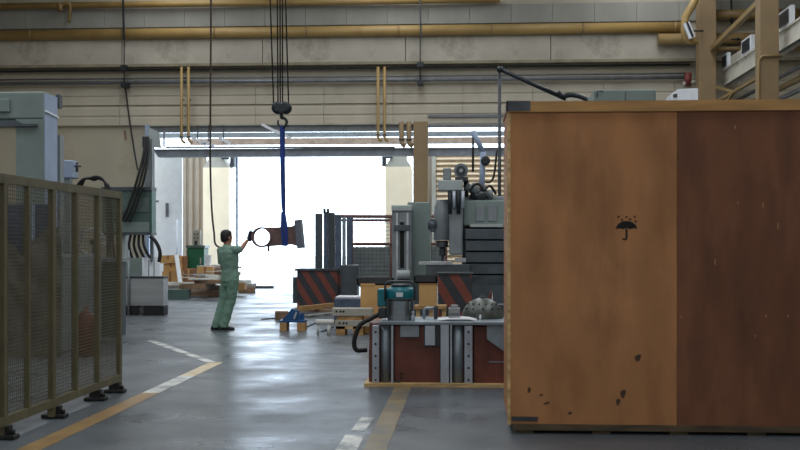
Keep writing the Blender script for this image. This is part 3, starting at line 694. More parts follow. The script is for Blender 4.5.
MB().box(x0-.01, x1+.01, y0-.01, y1+.01, z1-.03, z1+.01).build('rim', 'steel_dark', st)
for a, b in ((x0+.0, x0+.3), (x1-.42, x1+.01)): MB().box(a, b, y0+.02, y1-.02, 0, z0, bev=.01).build('foot', 'rubber', st)
MB().cyl(W(128.5, 250, HY-.80), (W(128.5, 250, HY-.80).x, HY-.80, 0), .022, 8).build('pipe', 'machine_grey', st)

# ================================================================== BOXES, SCRAP AND GREEN CABINET
BY = 32.0
def cbox(px0, py0, px1, py1, Y, d, mat, label, ground=False, rz=0):
    x0, x1, y0, y1, z0, z1 = R(px0, py0, px1, py1, Y, d)
    if ground: z0 = 0
    else: z0 += .006
    t = thing('cardboard_box', label, 'box', ((x0+x1)/2, Y+d/2, z0), 'cardboard boxes behind the scrap heap')
    MB().box(x0, x1, y0, y1, z0, z1).build('body', mat, t)
    MB().box((x0+x1)/2-.03, (x0+x1)/2+.03, y0-.004, y1+.004, z0+(z1-z0)*.55, z1+.004).build('tape', 'cardboard_dark' if mat == 'cardboard' else 'cardboard', t)
cbox(162, 271.5, 178.5, 290, BY, .6, 'cardboard', 'lowest cardboard box of the stack beside the steel tank', True)
cbox(163.5, 263.5, 178, 271.5, BY+.05, .5, 'cardboard', 'middle cardboard box of the stack beside the steel tank')
cbox(160, 255.5, 176, 263.5, BY+.0, .55, 'cardboard', 'topmost cardboard box of the stack beside the steel tank')
cbox(177.5, 256, 184.5, 290, BY+.7, .4, 'cardboard_dark', 'tall dark brown carton between box stack and green cabinet', True)
cbox(183.5, 269, 193.5, 290, BY, .5, 'cardboard_dark', 'brown carton standing before the green cabinet', True)
cbox(197, 267, 213, 290, BY, .5, 'cardboard', 'wide cardboard box next to the worker, before the cream post', True)
t = thing('green_cabinet', 'green metal cabinet behind the cardboard boxes', 'cabinet', (XX(195, 33.2), 33.5, 0))
x0, x1, y0, y1, z0, z1 = R(187, 248, 204, 300, 33.2, .6)
MB().box(x0, x1, y0, y1, 0, z1, bev=.02).build('body', 'green_box', t)
MB().box(x0-.03, x1+.03, y0-.03, y1+.03, z1, z1+.08).build('lid', 'hood_green', t)
MB().box(x1-.12, x1-.08, y0-.03, y0, z1-.5, z1-.3).build('handle', 'steel_bright', t)
t = thing('switch_box', 'small pale switch box standing on the green cabinet', 'switch box', (XX(196, 33.4), 33.5, z1+.08))
x0, x1, y0, y1, zz0, zz1 = R(192, 230, 200, 245.3, 33.4, .2)
MB().box(x0, x1, y0, y1, z1+.08, zz1, bev=.01).build('housing', 'girder_paint', t)
for i in range(2):
    for j in range(2): MB().cyl(W(194.5+3*i, 234+4*j, 33.4), W(194.5+3*i, 234+4*j, 33.36), .025, 8).build('button', 'steel_dark', t)
MB().box(x0+.08, x1-.08, y0-.02, y0, z1+.1, z1+.22).build('socket', 'panel_dark', t)
q_ = W(182, 290, 31.3); q_.z = .0; tag(MB().bar(W(176.3, 255, 31.93), q_, .12, .05).build('leaning_board', 'white_paint'), 'narrow white board leaning on the cardboard boxes', 'board')
tag(PB(205.5, 255, 210, 266.6, BY+.1, .15, bev=.01).build('white_carton', 'paper_white'), 'small white carton on the wide cardboard box', 'carton')

HEAP = []
def lying(name, label, cat, px, Y, L, w, h, ang, mat, grp='scrap lengths heaped beside the door'):
    x = XX(px, Y); ex = abs(L/2*math.cos(ang))+abs(w/2*math.sin(ang)); ey = abs(L/2*math.sin(ang))+abs(w/2*math.cos(ang)); z = 0
    for (a, b, c, d, top) in HEAP:
        if x-ex < b and x+ex > a and Y-ey < d and Y+ey > c: z = max(z, top)
    HEAP.append((x-ex, x+ex, Y-ey, Y+ey, z+h))
    o = MB().box(-L/2, L/2, -w/2, w/2, 0, h, bev=.008 if h > .03 else 0).build(name, mat, loc=(0, 0, 0)); o.location = (x, Y, z); o.rotation_euler.z = ang
    return tag(o, label, cat, grp)
lying('tool_chest', 'dark green-grey chest on floor in front of the scrap heap', 'chest', 176, 29.2, .72, .45, .26, .03, 'hood_green')
lying('scrap_pallet', 'broken brown pallet under the scrap heap', 'pallet', 192, 30.7, 1.9, 1.0, .16, .02, 'scrap_brown')
lying('steel_beam', 'long pale steel beam lying across the scrap heap', 'beam', 190, 31.0, 1.9, .22, .14, .04, 'scrap_grey')
lying('steel_beam', 'upper thin pale beam lying on the scrap heap', 'beam', 187, 31.0, 1.7, .12, .09, -.03, 'scrap_white')
nm = {'w': ('sheet_offcut', 'whitish sheet offcut lying in the scrap heap', 'scrap_white'), 'g': ('steel_offcut', 'grey steel offcut lying in the scrap heap', 'scrap_grey'), 'b': ('wood_offcut', 'brown wood offcut lying in the scrap heap', 'scrap_brown'), 't': ('timber_block', 'pale timber block lying at the door end of the scrap heap', 'timber')}
for px, Y, L_, w_, h_, a_, c_ in [(193, 29.4, .7, .25, .14, .1, 'b'), (209, 29.6, .75, .3, .1, -.05, 'b'), (204, 29.5, .8, .2, .05, .3, 'w'), (212, 30.6, .55, .8, .22, 0, 'g'), (215, 29.7, .5, .3, .07, .5, 'w'),
        (226, 30.2, .6, .5, .18, .1, 'b'), (228, 30.3, .7, .3, .06, -.3, 'w'), (231, 29.6, .5, .3, .1, .1, 'b'), (238, 31.4, .45, .5, .2, .1, 't'), (239, 31.4, .5, .35, .08, -.2, 'w'), (247, 33, .5, .5, .18, .2, 'b'), (246, 33.1, .55, .3, .1, -.2, 'g'), (241, 34.2, .6, .4, .35, 0, 'w')]:
    lying(nm[c_][0], nm[c_][1], 'offcut' if c_ != 't' else 'timber', px, Y, L_, w_, h_, a_, nm[c_][2])
for i in range(13):
    c_ = random.choice('wgwwg'); lying(nm[c_][0], nm[c_][1], 'offcut', 187+i*3.3+random.uniform(-1, 1), 29.75+.3*(i % 3)+random.uniform(-.05, .05), random.uniform(.4, .75), random.uniform(.1, .2), random.uniform(.012, .03), random.uniform(-.12, .12), nm[c_][2])
tag(MB().box(*(lambda p: (p.x-.6, p.x+.6, p.y-.1, p.y+.1, 0, .08))(G(256, 288.2))).build('threshold_strip', 'steel_dark'), 'dark strip lying on floor by the bright door', 'strip')

# ================================================================== HOIST, SLING, WORKPIECE
PYd = GY(222, 330)                   # distance of the worker
WY = PYd+.40                         # plane of the hung workpiece
sc = FPX/WY
hook = thing('crane_hook', 'black two-sheave crane hook block on steel ropes', 'hook', tuple(W(282, 131, WY)))
for px in (277.8, 285.6):
    c = W(px, 108, WY); MB().lathe([(.03, -.07), (.09, -.07), (.105, -.045), (.09, -.01), (.09, .01), (.105, .045), (.09, .07), (.03, .07)], c, 22, 'y').build('sheave', 'hook_black', hook)
a, b = W(276, 104.5, WY), W(287.5, 111.5, WY)
MB().box(a.x, b.x, WY-.09, WY-.075, b.z, a.z).box(a.x, b.x, WY+.075, WY+.09, b.z, a.z).box(W(279.5, 0, WY).x, W(284, 0, WY).x, WY-.075, WY+.075, b.z-.03, a.z).build('cheek_plate', 'hook_black', hook)
MB().cyl(W(281.5, 111, WY), W(281.5, 118, WY), .03, 12).build('shank', 'hook_black', hook)
c = W(282.3, 122.3, WY); pts = [c+Vector((math.cos(t_)*.078, 0, math.sin(t_)*.078)) for t_ in [PI*.55-i*(PI*1.72)/18 for i in range(19)]]
MB().tube([W(281.5, 117, WY)]+pts, [.026]+[.03-.0009*i for i in range(19)], 10).build('hook', 'hook_black', hook)
for px, px2 in ((273.6, 270.2), (278, 277.3), (280.3, 280), (282.6, 282.4), (288.6, 285.6)):
    q = W(px2, 0, WY); p = W(px, 104, WY); d = (q-p)*(9.25-p.z)/(q.z-p.z)
    MB().cyl(p, p+d, .0125, 6).build('wire_rope', 'rope', hook)
t = thing('bridge_crane', 'overhead bridge crane girder carrying the hoist ropes', 'crane', (0, WY, 9.2))
MB().box(XL+.6, GX+.4, WY-.25, WY+.25, 9.6, 10.3).build('girder', 'pipe_ochre', t)
MB().box(W(280, 0, WY).x-.5, W(280, 0, WY).x+.5, WY-.45, WY+.45, 9.25, 9.6).build('trolley', 'steel_dark', t)
# workpiece: eye ring + tapered web + end flange
wp = thing('steel_workpiece', 'rusty steel arm with a big eye ring and end flange hanging in the sling', 'workpiece', tuple(W(280, 247, WY)))
cr = W(262, 237.2, WY); ro, ri = 10.3/sc, 8.6/sc; tk = .07
n = 40; vs_ = []; 
for r_, y_ in ((ro, -tk), (ro, tk), (ri, tk), (ri, -tk)):
    vs_ += [(cr.x+r_*math.cos(2*PI*i/n), WY+y_, cr.z+r_*math.sin(2*PI*i/n)) for i in range(n)]
m = MB().add(vs_, [(k_*n+i, k_*n+(i+1) % n, ((k_+1) % 4)*n+(i+1) % n, ((k_+1) % 4)*n+i) for k_ in range(4) for i in range(n)])
m.build('eye_ring', 'iron_brown', wp)
def P2(px, py): p = W(px, py, WY); return (p.x, p.z)
arc = [(cr.x+ri*1.06*math.cos(t_), cr.z+ri*1.06*math.sin(t_)) for t_ in [-PI*.46+PI*.92*i/12 for i in range(13)]]
web = [P2(263, 246.8), P2(275, 246), P2(292, 244.6), P2(297, 246), P2(296.6, 224), P2(292, 226.3), P2(275, 227.4), P2(263.5, 227.4)]+arc[::-1]
# web as quad strip between arc and outer edge
MB().prism(web, WY-.045, WY+.045).build('web', 'iron_brown', wp)
MB().prism([P2(295.6, 220.4), P2(301.2, 219.6), P2(304, 248), P2(298.4, 248.4)], WY-.16, WY+.16).build('end_flange', 'iron_grey', wp)
MB().cyl(W(268.5, 246, WY), W(268.6, 251.6, WY), .022, 10).build('lug', 'iron_grey', wp)
# sling
sl = thing('lifting_sling', 'bright blue webbing sling looped from the hook around the workpiece', 'sling', tuple(W(285, 247, WY)))
def strapb(pts, w, th=.012):
    m = MB(); rg = []
    for p in pts: rg.append([p+Vector((-w/2, -th/2, 0)), p+Vector((w/2, -th/2, 0)), p+Vector((w/2, th/2, 0)), p+Vector((-w/2, th/2, 0))])
    return m.loft(rg, False)
strapb([W(281.6, 126, WY)+Vector((0, -.03, 0)), W(282, 160, WY)+Vector((0, -.03, 0)), W(283.2, 205, WY)+Vector((0, -.04, 0)), W(286.6, 226, WY)+Vector((0, -.06, 0)), W(287, 245.7, WY)+Vector((0, -.06, 0))], .055).build('strap', 'sling_blue', sl)
strapb([W(283.0, 126, WY)+Vector((0, .03, 0)), W(283.2, 160, WY)+Vector((0, .03, 0)), W(283.8, 205, WY)+Vector((0, .02, 0)), W(283.2, 226, WY)+Vector((0, .06, 0)), W(285, 246.2, WY)+Vector((0, .06, 0))], .055).build('strap', 'sling_blue', sl)
strapb([W(283, 212, WY)+Vector((0, -.055, 0)), W(282.6, 226, WY)+Vector((0, -.058, 0)), W(284, 246, WY)+Vector((0, -.058, 0))], .05).build('strap', 'sling_blue', sl)
a = W(285.5, 246.6, WY); MB().box(a.x-.055, a.x+.055, WY-.066, WY+.066, a.z-.014, a.z, bev=0).build('underloop', 'sling_blue', sl)
a = W(285.0, 226.2, WY)

# ================================================================== WORKER
PX = XX(222, PYd); PO = Vector((PX, PYd, 0))
fa = math.radians(48); Fv = Vector((math.cos(fa), math.sin(fa), 0)); Rv = Vector((math.sin(fa), -math.cos(fa), 0))
def ring(c, rr, rf, n=20, ax=None):
    return [PO+Vector(c)+Rv*math.cos(2*PI*j/n)*rr+Fv*math.sin(2*PI*j/n)*rf for j in range(n)]
def limb(m, pts, rad, n=14): m.tube([PO+Vector(p) for p in pts], rad, n); return m
def fused(m, name, mat, parent, voxel=.009, smooth=4, noise=0, decim=None):
    me = m.mesh(name, PO); o = bpy.data.objects.new(name, me); COL.objects.link(o)
    md = o.modifiers.new('r', 'REMESH'); md.mode = 'VOXEL'; md.voxel_size = voxel; md.use_smooth_shade = True
    ms = o.modifiers.new('s', 'SMOOTH'); ms.factor = .5; ms.iterations = smooth
    if noise:
        tx = bpy.data.textures.new(name, 'CLOUDS'); tx.noise_scale = .09
        d = o.modifiers.new('d', 'DISPLACE'); d.texture = tx; d.strength = noise; d.mid_level = .5
    dg = bpy.context.evaluated_depsgraph_get(); ev = o.evaluated_get(dg)
    me2 = bpy.data.meshes.new_from_object(ev); me2.name = name
    o.modifiers.clear(); o.data = me2; me2.materials.clear(); me2.materials.append(MATS[mat])
    for p in me2.polygons: p.use_smooth = True
    o.parent = parent; OFF[o.name] = PO
    return o
person = thing('person', 'worker in pale green short-sleeved workwear steadying the hung workpiece', 'person', PO)
def L3(x, y, z): return Vector((x, y, z))
hipc = L3(.13, .05, .88); wst = L3(.125, .05, 1.04); cst = L3(.10, .035, 1.24); shc = L3(.095, .03, 1.37); nk = L3(.085, .03, 1.45); hd = L3(.065, .05, 1.585)
def J(base, rt, fw, dz=0): return base+Rv*rt+Fv*fw+Vector((0, 0, dz))
ank = L3(-.035, -.02, .09)
legs = {}
for s in (-1, 1):
    h_ = J(hipc, s*.095, 0, -.02); a_ = J(ank, s*.068, .03*s); kn = (h_+a_)/2+Fv*.05+Vector((0, 0, .02)); legs[s] = (h_, kn, a_)
shR = J(shc, .185, 0, .0); elR = L3(.335, .19, 1.44); wrR = L3(.455, .36, 1.54)
hR = cr-PO; hR = L3(hR.x-ro-.034, WY-PYd-.0, 1.59)          # palm lies on the rim of the eye ring
wrR = hR+L3(-.035, -.05, -.06); elR = shR+(wrR-shR)*.5+L3(.0, 0, -.075)
shL = J(shc, -.185, 0); elL = J(shL, -.03, .03, -.28); wrL = J(elL, .08, .16, .12); hL = wrL+Fv*.06+L3(0, 0, .04)
# body (skin): head, neck, arms, hands, torso core and legs, one continuous surface
m = MB()
m.loft([ring(hipc+L3(0, 0, -.08), .13, .10), ring(hipc, .15, .105), ring(wst, .135, .095), ring(cst, .165, .105), ring(shc+L3(0, 0, .0), .16, .09), ring(shc+L3(0, 0, .05), .09, .07), ring(nk, .056, .06), ring(nk+L3(-.01, .01, .07), .054, .058)])
for s in (-1, 1): limb(m, legs[s], [.08, .058, .042])
for sh_, el_, wr_ in ((shR, elR, wrR), (shL, elL, wrL)): limb(m, [sh_, (sh_+el_)/2, el_, (el_*.6+wr_*.4), wr_], [.05, .047, .04, .041, .029])
hrings = []
for z_, rr, rf, off in ((-.125, .035, .045, .02), (-.10, .058, .075, .018), (-.06, .068, .09, .008), (-.01, .074, .098, 0), (.04, .076, .1, -.004), (.08, .066, .088, -.006), (.105, .045, .062, -.006), (.118, .015, .02, -.006)):
    hrings.append(ring(hd+Fv*off+L3(0, 0, z_), rr, rf))
m.loft(hrings)
m.ball(PO+hd+Fv*.104+L3(0, 0, -.02), .017, sc=(1, 1, 1.4)); m.ball(PO+hd+Fv*.095+L3(0, 0, -.065), .02, sc=(1, 1, .5))
for s in (-1, 1): m.ball(PO+hd+Rv*s*.079-Fv*.005+L3(0, 0, -.015), .026, sc=(.7, .9, 1.3)); m.ball(PO+hd+Fv*.088+Rv*s*.032+L3(0, 0, .008), .014)
body = fused(m, 'body', 'skin', person, .008, 3)
# gloves: palm + five fingers each
def glove(c, up, across, out, curl, name):
    m = MB(); c = Vector(c); across = across*1.18; up = up*1.12; out = out*1.15
    m.loft([[PO+c+up*h_+across*math.cos(2*PI*j/14)*w_+out*math.sin(2*PI*j/14)*.017 for j in range(14)] for h_, w_ in ((-.075, .03), (-.045, .034), (0, .044), (.035, .045), (.05, .04))])
    for i, (o_, ln) in enumerate(((-.034, .065), (-.012, .08), (.011, .076), (.033, .058))):
        b_ = c+up*.04+across*o_; p1_ = b_+up*ln*.5+out*curl*.012; p2_ = p1_+up*ln*.32+out*curl*.028; p3_ = p2_+up*ln*.22+out*curl*.03
        m.tube([PO+b_-up*.02, PO+b_, PO+p1_, PO+p2_, PO+p3_], [.0105, .0105, .0098, .009, .007], 8)
    b_ = c-up*.035+across*-.034; m.tube([PO+b_, PO+b_+across*-.032+up*.03+out*.008, PO+b_+across*-.04+up*.068+out*.02*curl], [.013, .0115, .009], 8)
    return fused(m, name, 'glove', person, .0055, 2)
g = glove(hR, Vector((.05, .1, 1)).normalized(), Vector((.62, .78, 0)).normalized(), Vector((.78, -.62, 0)).normalized(), .7, 'glove'); g['label'] = 'dark blue work glove on the workpiece'
glove(hL, (Fv*.5+L3(0, 0, .8)).normalized(), Rv, Fv, 1.2, 'glove')
# shirt
m = MB()
m.loft([ring(hipc+L3(-.002, 0, -.055), .182, .14), ring(hipc+L3(0, 0, .03), .182, .138), ring(wst, .172, .128), ring(cst, .2, .14), ring(shc+L3(0, 0, -.04), .208, .128), ring(shc+L3(0, 0, .025), .16, .098), ring(shc+L3(-.004, 0, .062), .088, .08)])
limb(m, [J(shc, .12, 0, -.015), shR+L3(0, 0, -.008), shR+(elR-shR)*.35, shR+(elR-shR)*.62], [.075, .08, .074, .07])
limb(m, [J(shc, -.12, 0, -.015), shL+L3(0, 0, -.01), shL+(elL-shL)*.45, shL+(elL-shL)*.85], [.075, .08, .074, .07])
shirt = fused(m, 'shirt', 'cloth_green', person, .008, 4, .022)
m = MB(); m.loft([ring(nk+L3(0, 0, -.04), .085, .078), ring(nk+L3(-.004, 0, -.012), .074, .07), ring(nk+L3(-.006, 0, .005), .066, .064)]); m.build('collar', 'cloth_green', shirt)
# trousers
m = MB()
m.loft([ring(hipc+L3(0, 0, -.14), .15, .12), ring(hipc+L3(0, 0, -.05), .168, .128), ring(hipc+L3(0, 0, .04), .165, .122)])
for s in (-1, 1):
    h_, kn, a_ = legs[s]; limb(m, [h_+L3(0, 0, .02), (h_+kn)/2, kn, (kn+a_)/2, a_+L3(0, 0, -.02), a_+L3(0, 0, -.05)], [.1, .098, .085, .08, .077, .074])
fused(m, 'trousers', 'cloth_trouser', person, .009, 4, .024)
# shoes
for s in (-1, 1):
    a_ = legs[s][2]; m = MB(); rg = []
    fd = Vector((.86, .5, 0)); rd = Vector((.5, -.86, 0))
    for d_, w_, h_ in ((-.085, .025, .05), (-.07, .038, .085), (-.01, .042, .10), (.05, .044, .085), (.11, .05, .06), (.16, .046, .05), (.19, .025, .035)):
        c_ = PO+Vector((a_.x, a_.y, 0))+fd*d_
        rg.append([c_+rd*-w_, c_+rd*-w_+Vector((0, 0, h_*.6)), c_+rd*-w_*.5+Vector((0, 0, h_)), c_+rd*w_*.5+Vector((0, 0, h_)), c_+rd*w_+Vector((0, 0, h_*.6)), c_+rd*w_])
    sh_ = m.loft(rg).build('shoe', 'shoe', person)
    MB().loft([[PO+Vector((a_.x, a_.y, z_))+fd*d_*(1.03)+rd*w_*1.06 for d_, w_ in ((-.085, -.025), (-.05, -.045), (.06, -.045), (.12, -.052), (.17, -.046), (.195, 0), (.17, .046), (.12, .052), (.06, .045), (-.05, .045), (-.085, .025))] for z_ in (0, .022)], False).build('sole', 'rubber', sh_)
# hair: short cap
m = MB(); hr = []
for z_, rr, rf, off in ((-.085, .05, .045, -.045), (-.05, .076, .072, -.03), (0, .083, .092, -.018), (.045, .085, .104, -.008), (.085, .075, .096, -.006), (.115, .052, .07, -.006), (.13, .02, .026, -.006)):
    hr.append(ring(hd+Fv*off+L3(0, 0, z_), rr, rf))
m.loft(hr); fused(m, 'hair', 'hair', person, .008, 2, .008)
# pendant control held in the left hand, on its long cable
pen = thing('crane_pendant', 'long dark pendant cable dropping to the worker behind his shoulder', 'pendant control', tuple(PO+hL+Vector((0, 0, -.12))))
q0 = W(211.3, 0, PYd+.45); q0.z = 9.58
MB().curve([q0, W(211, 0, PYd+.45), W(210.5, 90, PYd+.45), W(210.3, 160, PYd+.45), W(211.5, 205, PYd+.45), W(214, 232, PYd+.42), W(217, 246, PYd+.40), PO+hL+Vector((0, .02, .12))], .017, 8).build('cable', 'cable_brown', pen)
c_ = PO+hL+Fv*.03; MB().box(c_.x-.035, c_.x+.035, c_.y-.03, c_.y+.03, c_.z-.12, c_.z+.1, bev=.01).build('housing', 'pipe_yellow', pen)
for i in range(3): MB().cyl((c_.x, c_.y-.03, c_.z-.07+i*.06), (c_.x, c_.y-.04, c_.z-.07+i*.06), .012, 8).build('button', 'red_valve', pen)

# ================================================================== FLOOR PIECES BY THE WORKER
fy = GY(292, 331)
t = thing('blue_bracket', 'blue steel bracket resting on two small timber blocks', 'bracket', tuple(W(292, 322, fy)))
for k_, (a, b) in enumerate([(280, 287), (297.5, 305)]):
    x0, x1 = XX(a, fy), XX(b, fy); zt = ZZ(292, 322.3, fy)
    tag(MB().box(x0, x1, fy-.05, fy+.25, 0, zt, bev=.006).build('timber_block', 'timber'), 'small timber block under the blue bracket', 'timber', 'timber blocks under the blue bracket')
x0, x1, zt = XX(279.5, fy), XX(305, fy), ZZ(292, 322.3, fy)
MB().box(x0, x1, fy-.05, fy+.25, zt, zt+.035).build('base', 'blue_bracket', t)
MB().prism([(XX(282, fy), zt+.035), (XX(299, fy), zt+.035), (XX(299, fy), ZZ(292, 311, fy)), (XX(292, fy), ZZ(292, 308.5, fy))], fy+.0, fy+.05).build('web', 'blue_bracket', t)
MB().prism([(XX(290, fy), zt+.035), (XX(303, fy), zt+.035), (XX(302, fy), ZZ(292, 313, fy))], fy+.14, fy+.19).build('web', 'blue_bracket', t)
MB().bar(W(296.5, 312, fy-.02), W(294, 319, fy-.02), .03, .02).build('handle', 'steel_bright', t)
p = G(281, 320); tag(MB().box(p.x-.14, p.x+.12, p.y, p.y+.3, 0, .16, rz=.2, bev=.01).build('timber_block', 'scrap_brown'), 'dark brown block beside the blue bracket', 'timber')
for i, (pa, pb_, w_, h_, mat, lb) in enumerate([((262, 319.5), (279, 318.5), .05, .02, 'steel_dark', 'dark rod lying on floor left of the blue bracket'), ((296, 311), (336, 312.5), .12, .06, 'scrap_brown', 'brown plank lying on floor before the striped block'),
                                              ((300, 314), (334, 310), .1, .1, 'timber', 'pale slat lying across the planks before the striped block'), ((306, 318), (336, 314.5), .12, .05, 'scrap_grey', 'grey bar lying on floor near the white beams'),
                                              ((303, 329), (316, 323), .03, .02, 'steel_dark', 'thin dark rod on floor right of the blue bracket'), ((322, 332), (333, 327.5), .03, .02, 'steel_dark', 'thin dark rod on floor by the white beams')]):
    a, b = G(*pa), G(*pb_); zof = Vector((0, 0, h_/2+.001 + (.06 if i == 2 else 0)))
    tag(MB().bar(a+zof, b+zof, w_, h_).build('floor_bar', mat), lb, 'bar')

# hazard block
HB = GY(316, 308)
t = thing('striped_block', 'block with red and black hazard stripes beside the bright door', 'block', (XX(316, HB), HB, 0))
x0, x1, y0, y1, z0, z1 = R(297, 271, 338.5, 308, HB, .9)
MB().box(x0, x1, y0, y1, 0, z1, bev=.01).build('body', 'hazard', t)
MB().box(x0-.05, x1, y0-.03, y1, z1, z1+.05).build('top_plate', 'steel_dark', t)
MB().box(x0-.13, x0-.0, y0+.2, y1, .1, z1-.15).build('side_box', 'cover_dark', t)
# upright steel slabs on and behind the block
t = thing('panel_rack', 'rack of tall upright dark steel panels above the striped block', 'rack', (XX(333, HB+1.0), HB+1.2, 0))
for i, (a, b, top, mat) in enumerate([(315, 321.5, 213.5, 'cover_dark'), (323.5, 327.5, 212, 'slab_blue'), (328.5, 334, 212.5, 'cover_dark'), (335, 340.5, 215, 'slab_blue'), (342, 345.5, 217, 'frame_grey'), (346.5, 352, 217, 'slab_blue')]):
    yy = HB+.95+.08*(i % 3)
    x0, x1, y0, y1, z0, z1 = R(a, top, b, 300, yy, .22 if i < 4 else .12)
    MB().box(x0, x1, y0, y1, .08, z1, bev=.012).build('panel', mat, t)
MB().cyl(W(324.5, 208.5, HB+1), W(324.5, 213, HB+1), .035, 8).cyl(W(328, 208.5, HB+1), W(328, 213, HB+1), .035, 8).build('pin', 'steel_dark', t)
PB(314, 300, 353, 330, HB+.92, .5, ground=True).build('base', 'steel_dark', t)
tag(PB(341, 265, 356.5, 320, HB-.3, .6, bev=.02, ground=True).build('steel_bin', 'cover_dark'), 'dark steel bin between striped block and carton', 'bin')
# mesh barrier
MYb = 28.0
t = thing('mesh_barrier', 'wire mesh barrier with rusty double top rail and grey lower panel', 'barrier', (XX(380, MYb), MYb, 0))
for py, rr in ((216.3, .045), (220.3, .03)): MB().cyl(W(332, py, MYb), W(446, py+.5, MYb), rr, 8).build('top_rail', 'rail_rust', t)
MB().cyl(W(350, 244, MYb-.02), W(446, 244, MYb-.02), .04, 8).build('mid_rail', 'rail_rust', t)
PB(352, 247, 446, 287, MYb, .04).build('lower_panel', 'galv_panel', t)
for px in (352, 391, 446): MB().cyl(W(px, 215, MYb), (W(px, 215, MYb).x, MYb, 0), .035, 8).build('post', 'rail_rust', t)
m = MB(); xa, xb = XX(353, MYb), XX(446, MYb); za, zb = ZZ(380, 274, MYb), ZZ(380, 217, MYb)
k_ = xa
while k_ < xb: m.box(k_-.007, k_+.007, MYb-.02, MYb-.012, za, zb); k_ += .1
k_ = za
while k_ < zb: m.box(xa, xb, MYb-.02, MYb-.012, k_-.007, k_+.007); k_ += .1
o = m.build('wire_mesh', 'wire_grey', t); o['kind'] = 'stuff'

# white beams on blocks
fy = GY(348, 335)
t = thing('timber_cribbing', 'timber blocks carrying two white beams', 'timber', (XX(349, fy), fy, 0))
PB(336, 326.5, 345, 335, fy, .35, ground=True).build('block', 'timber', t)
PB(353, 326.5, 363, 335, fy, .35, ground=True).build('block', 'timber', t)
PB(336, 326.5, 362, 329, fy, .35).build('board', 'pale_timber', t)
tag(PB(337, 316.1, 362, 320.2, fy+.02, .28).build('timber_spacer', 'timber'), 'timber spacer between the two white beams', 'timber')
for py0, py1, a, lb in ((308.5, 316, 331.5, 'upper white drilled beam on the timber blocks'), (320.3, 326.5, 334.5, 'lower white drilled beam on the timber blocks')):
    b = thing('white_beam', lb, 'beam', tuple(W(348, py1, fy)))
    PB(a, py0, 372, py1, fy, .3, bev=.008).build('body', 'girder_paint', b)
    for px in (a+5, a+9, a+12): MB().cyl(W(px, py0+3, fy), W(px, py0+3, fy-.006), .018, 8).build('bolt_hole', 'black_ink', b)
tag(MB().cyl(W(316, 322, fy-.02), W(334, 322, fy-.02), .046, 14).cyl(W(329, 324, fy-.02), (W(329, 324, fy).x, fy-.02, 0), .03, 8).cyl(W(318, 324, fy-.02), (W(318, 324, fy).x, fy-.02, 0), .02, 8).build('steel_shaft', 'scrap_white'), 'short pale steel shaft sticking out beside the white beams', 'shaft')
tag(PB(334, 298.5, 363, 330, fy+2.2, .8, bev=.02, ground=True).build('low_bench', 'slab_blue'), 'low dark blue bench behind the white beams', 'bench')
tag(PB(335.5, 296.8, 363, 298.4, fy+2.2, .6).build('steel_sheet', 'paper_white'), 'pale sheet lying on the low dark bench', 'sheet')

# big carton, black tray, second carton on stand
fy = GY(372, 333)
t = thing('open_carton', 'large plain cardboard carton behind the vacuum cleaner hose', 'box', (XX(374, fy), fy, 0))
PB(360.5, 285.5, 390, 333, fy, .5, ground=True).build('body', 'cardboard', t)
PB(360.5, 283.5, 375, 285.5, fy-.01, .02).build('flap', 'cardboard', t)
t = thing('black_tray', 'black open tray resting on the large carton', 'tray', tuple(W(375, 284.5, fy+.1)))
x0, x1, y0, y1, z0, z1 = R(357, 278, 393, 284.8, fy+.05, .4); z0 = ZZ(375, 285.5, fy)+.005
MB().box(x0, x1, y0, y1, z0, z0+.02).build('bottom', 'tray_black', t)
for a in ((x0, x1, y0, y0+.02), (x0, x1, y1-.02, y1), (x0, x0+.02, y0, y1), (x1-.02, x1, y0, y1)): MB().box(*a, z0, z1).build('side', 'tray_black', t)
fy2 = 16.6
stand = thing('timber_stand', 'pale timber trestle behind the red fixture', 'stand', (XX(428, fy2), fy2, 0))
PB(414, 306, 446, 309, fy2, .5).build('top_board', 'timber', stand)
for px in (416, 429, 442): PB(px, 309, px+4, 360, fy2+.05, .1, ground=True).build('leg', 'pale_timber', stand)
t = thing('carton', 'small cardboard carton on the timber trestle with black tray above', 'box', tuple(W(428, 306, fy2)))
PB(419, 283.5, 436.5, 306, fy2, .35).build('body', 'cardboard', t)
PB(419, 283.2, 436.5, 284.2, fy2-.01, .37).build('lid_edge', 'cardboard_dark', t)
t = thing('black_tray', 'shallow black tray on the small carton', 'tray', tuple(W(426, 283, fy2)))
zt = ZZ(428, 283.2, fy2)
x0, x1, y0, y1, z0, z1 = R(414, 275.5, 437, 283, fy2, .35)
MB().box(x0, x1, y0, y1, zt, zt+.02).build('bottom', 'tray_black', t)
for a in ((x0, x1, y0, y0+.02), (x0, x1, y1-.02, y1), (x0, x0+.02, y0, y1), (x1-.02, x1, y0, y1)): MB().box(*a, zt, z1).build('side', 'tray_black', t)

# ================================================================== GREY DRILL COLUMN (behind trays)
QY = 23.0
t = thing('drill_column', 'grey machine column with a dark vertical slide before the mesh barrier', 'machine', (XX(408, QY), QY, 0))
PB(392, 208, 411.5, 320, QY, .5, ground=True, bev=.02).build('column', 'machine_grey', t)
PB(407.5, 202, 430, 320, QY+.4, .5, ground=True, bev=.02).build('rear_housing', 'machine_green', t)
PB(391.5, 205, 412, 211, QY-.05, .6, bev=.02).build('top_cap', 'machine_pale', t)
PB(400, 222, 404, 268, QY-.02, .03).build('slot', 'black_ink', t)
for px in (396, 406.5): PB(px, 213, px+2, 280, QY-.05, .05).build('slide_rail', 'steel_bright', t)
PB(394, 225, 410, 231, QY-.08, .08, bev=.01).build('slide_block', 'cover_dark', t)
MB().cyl(W(397, 275, QY-.15), W(410, 275, QY-.15), .1, 16).build('roller', 'machine_pale', t)
PB(388, 281, 430, 330, QY-.3, 1.2, ground=True).build('base', 'cover_dark', t)

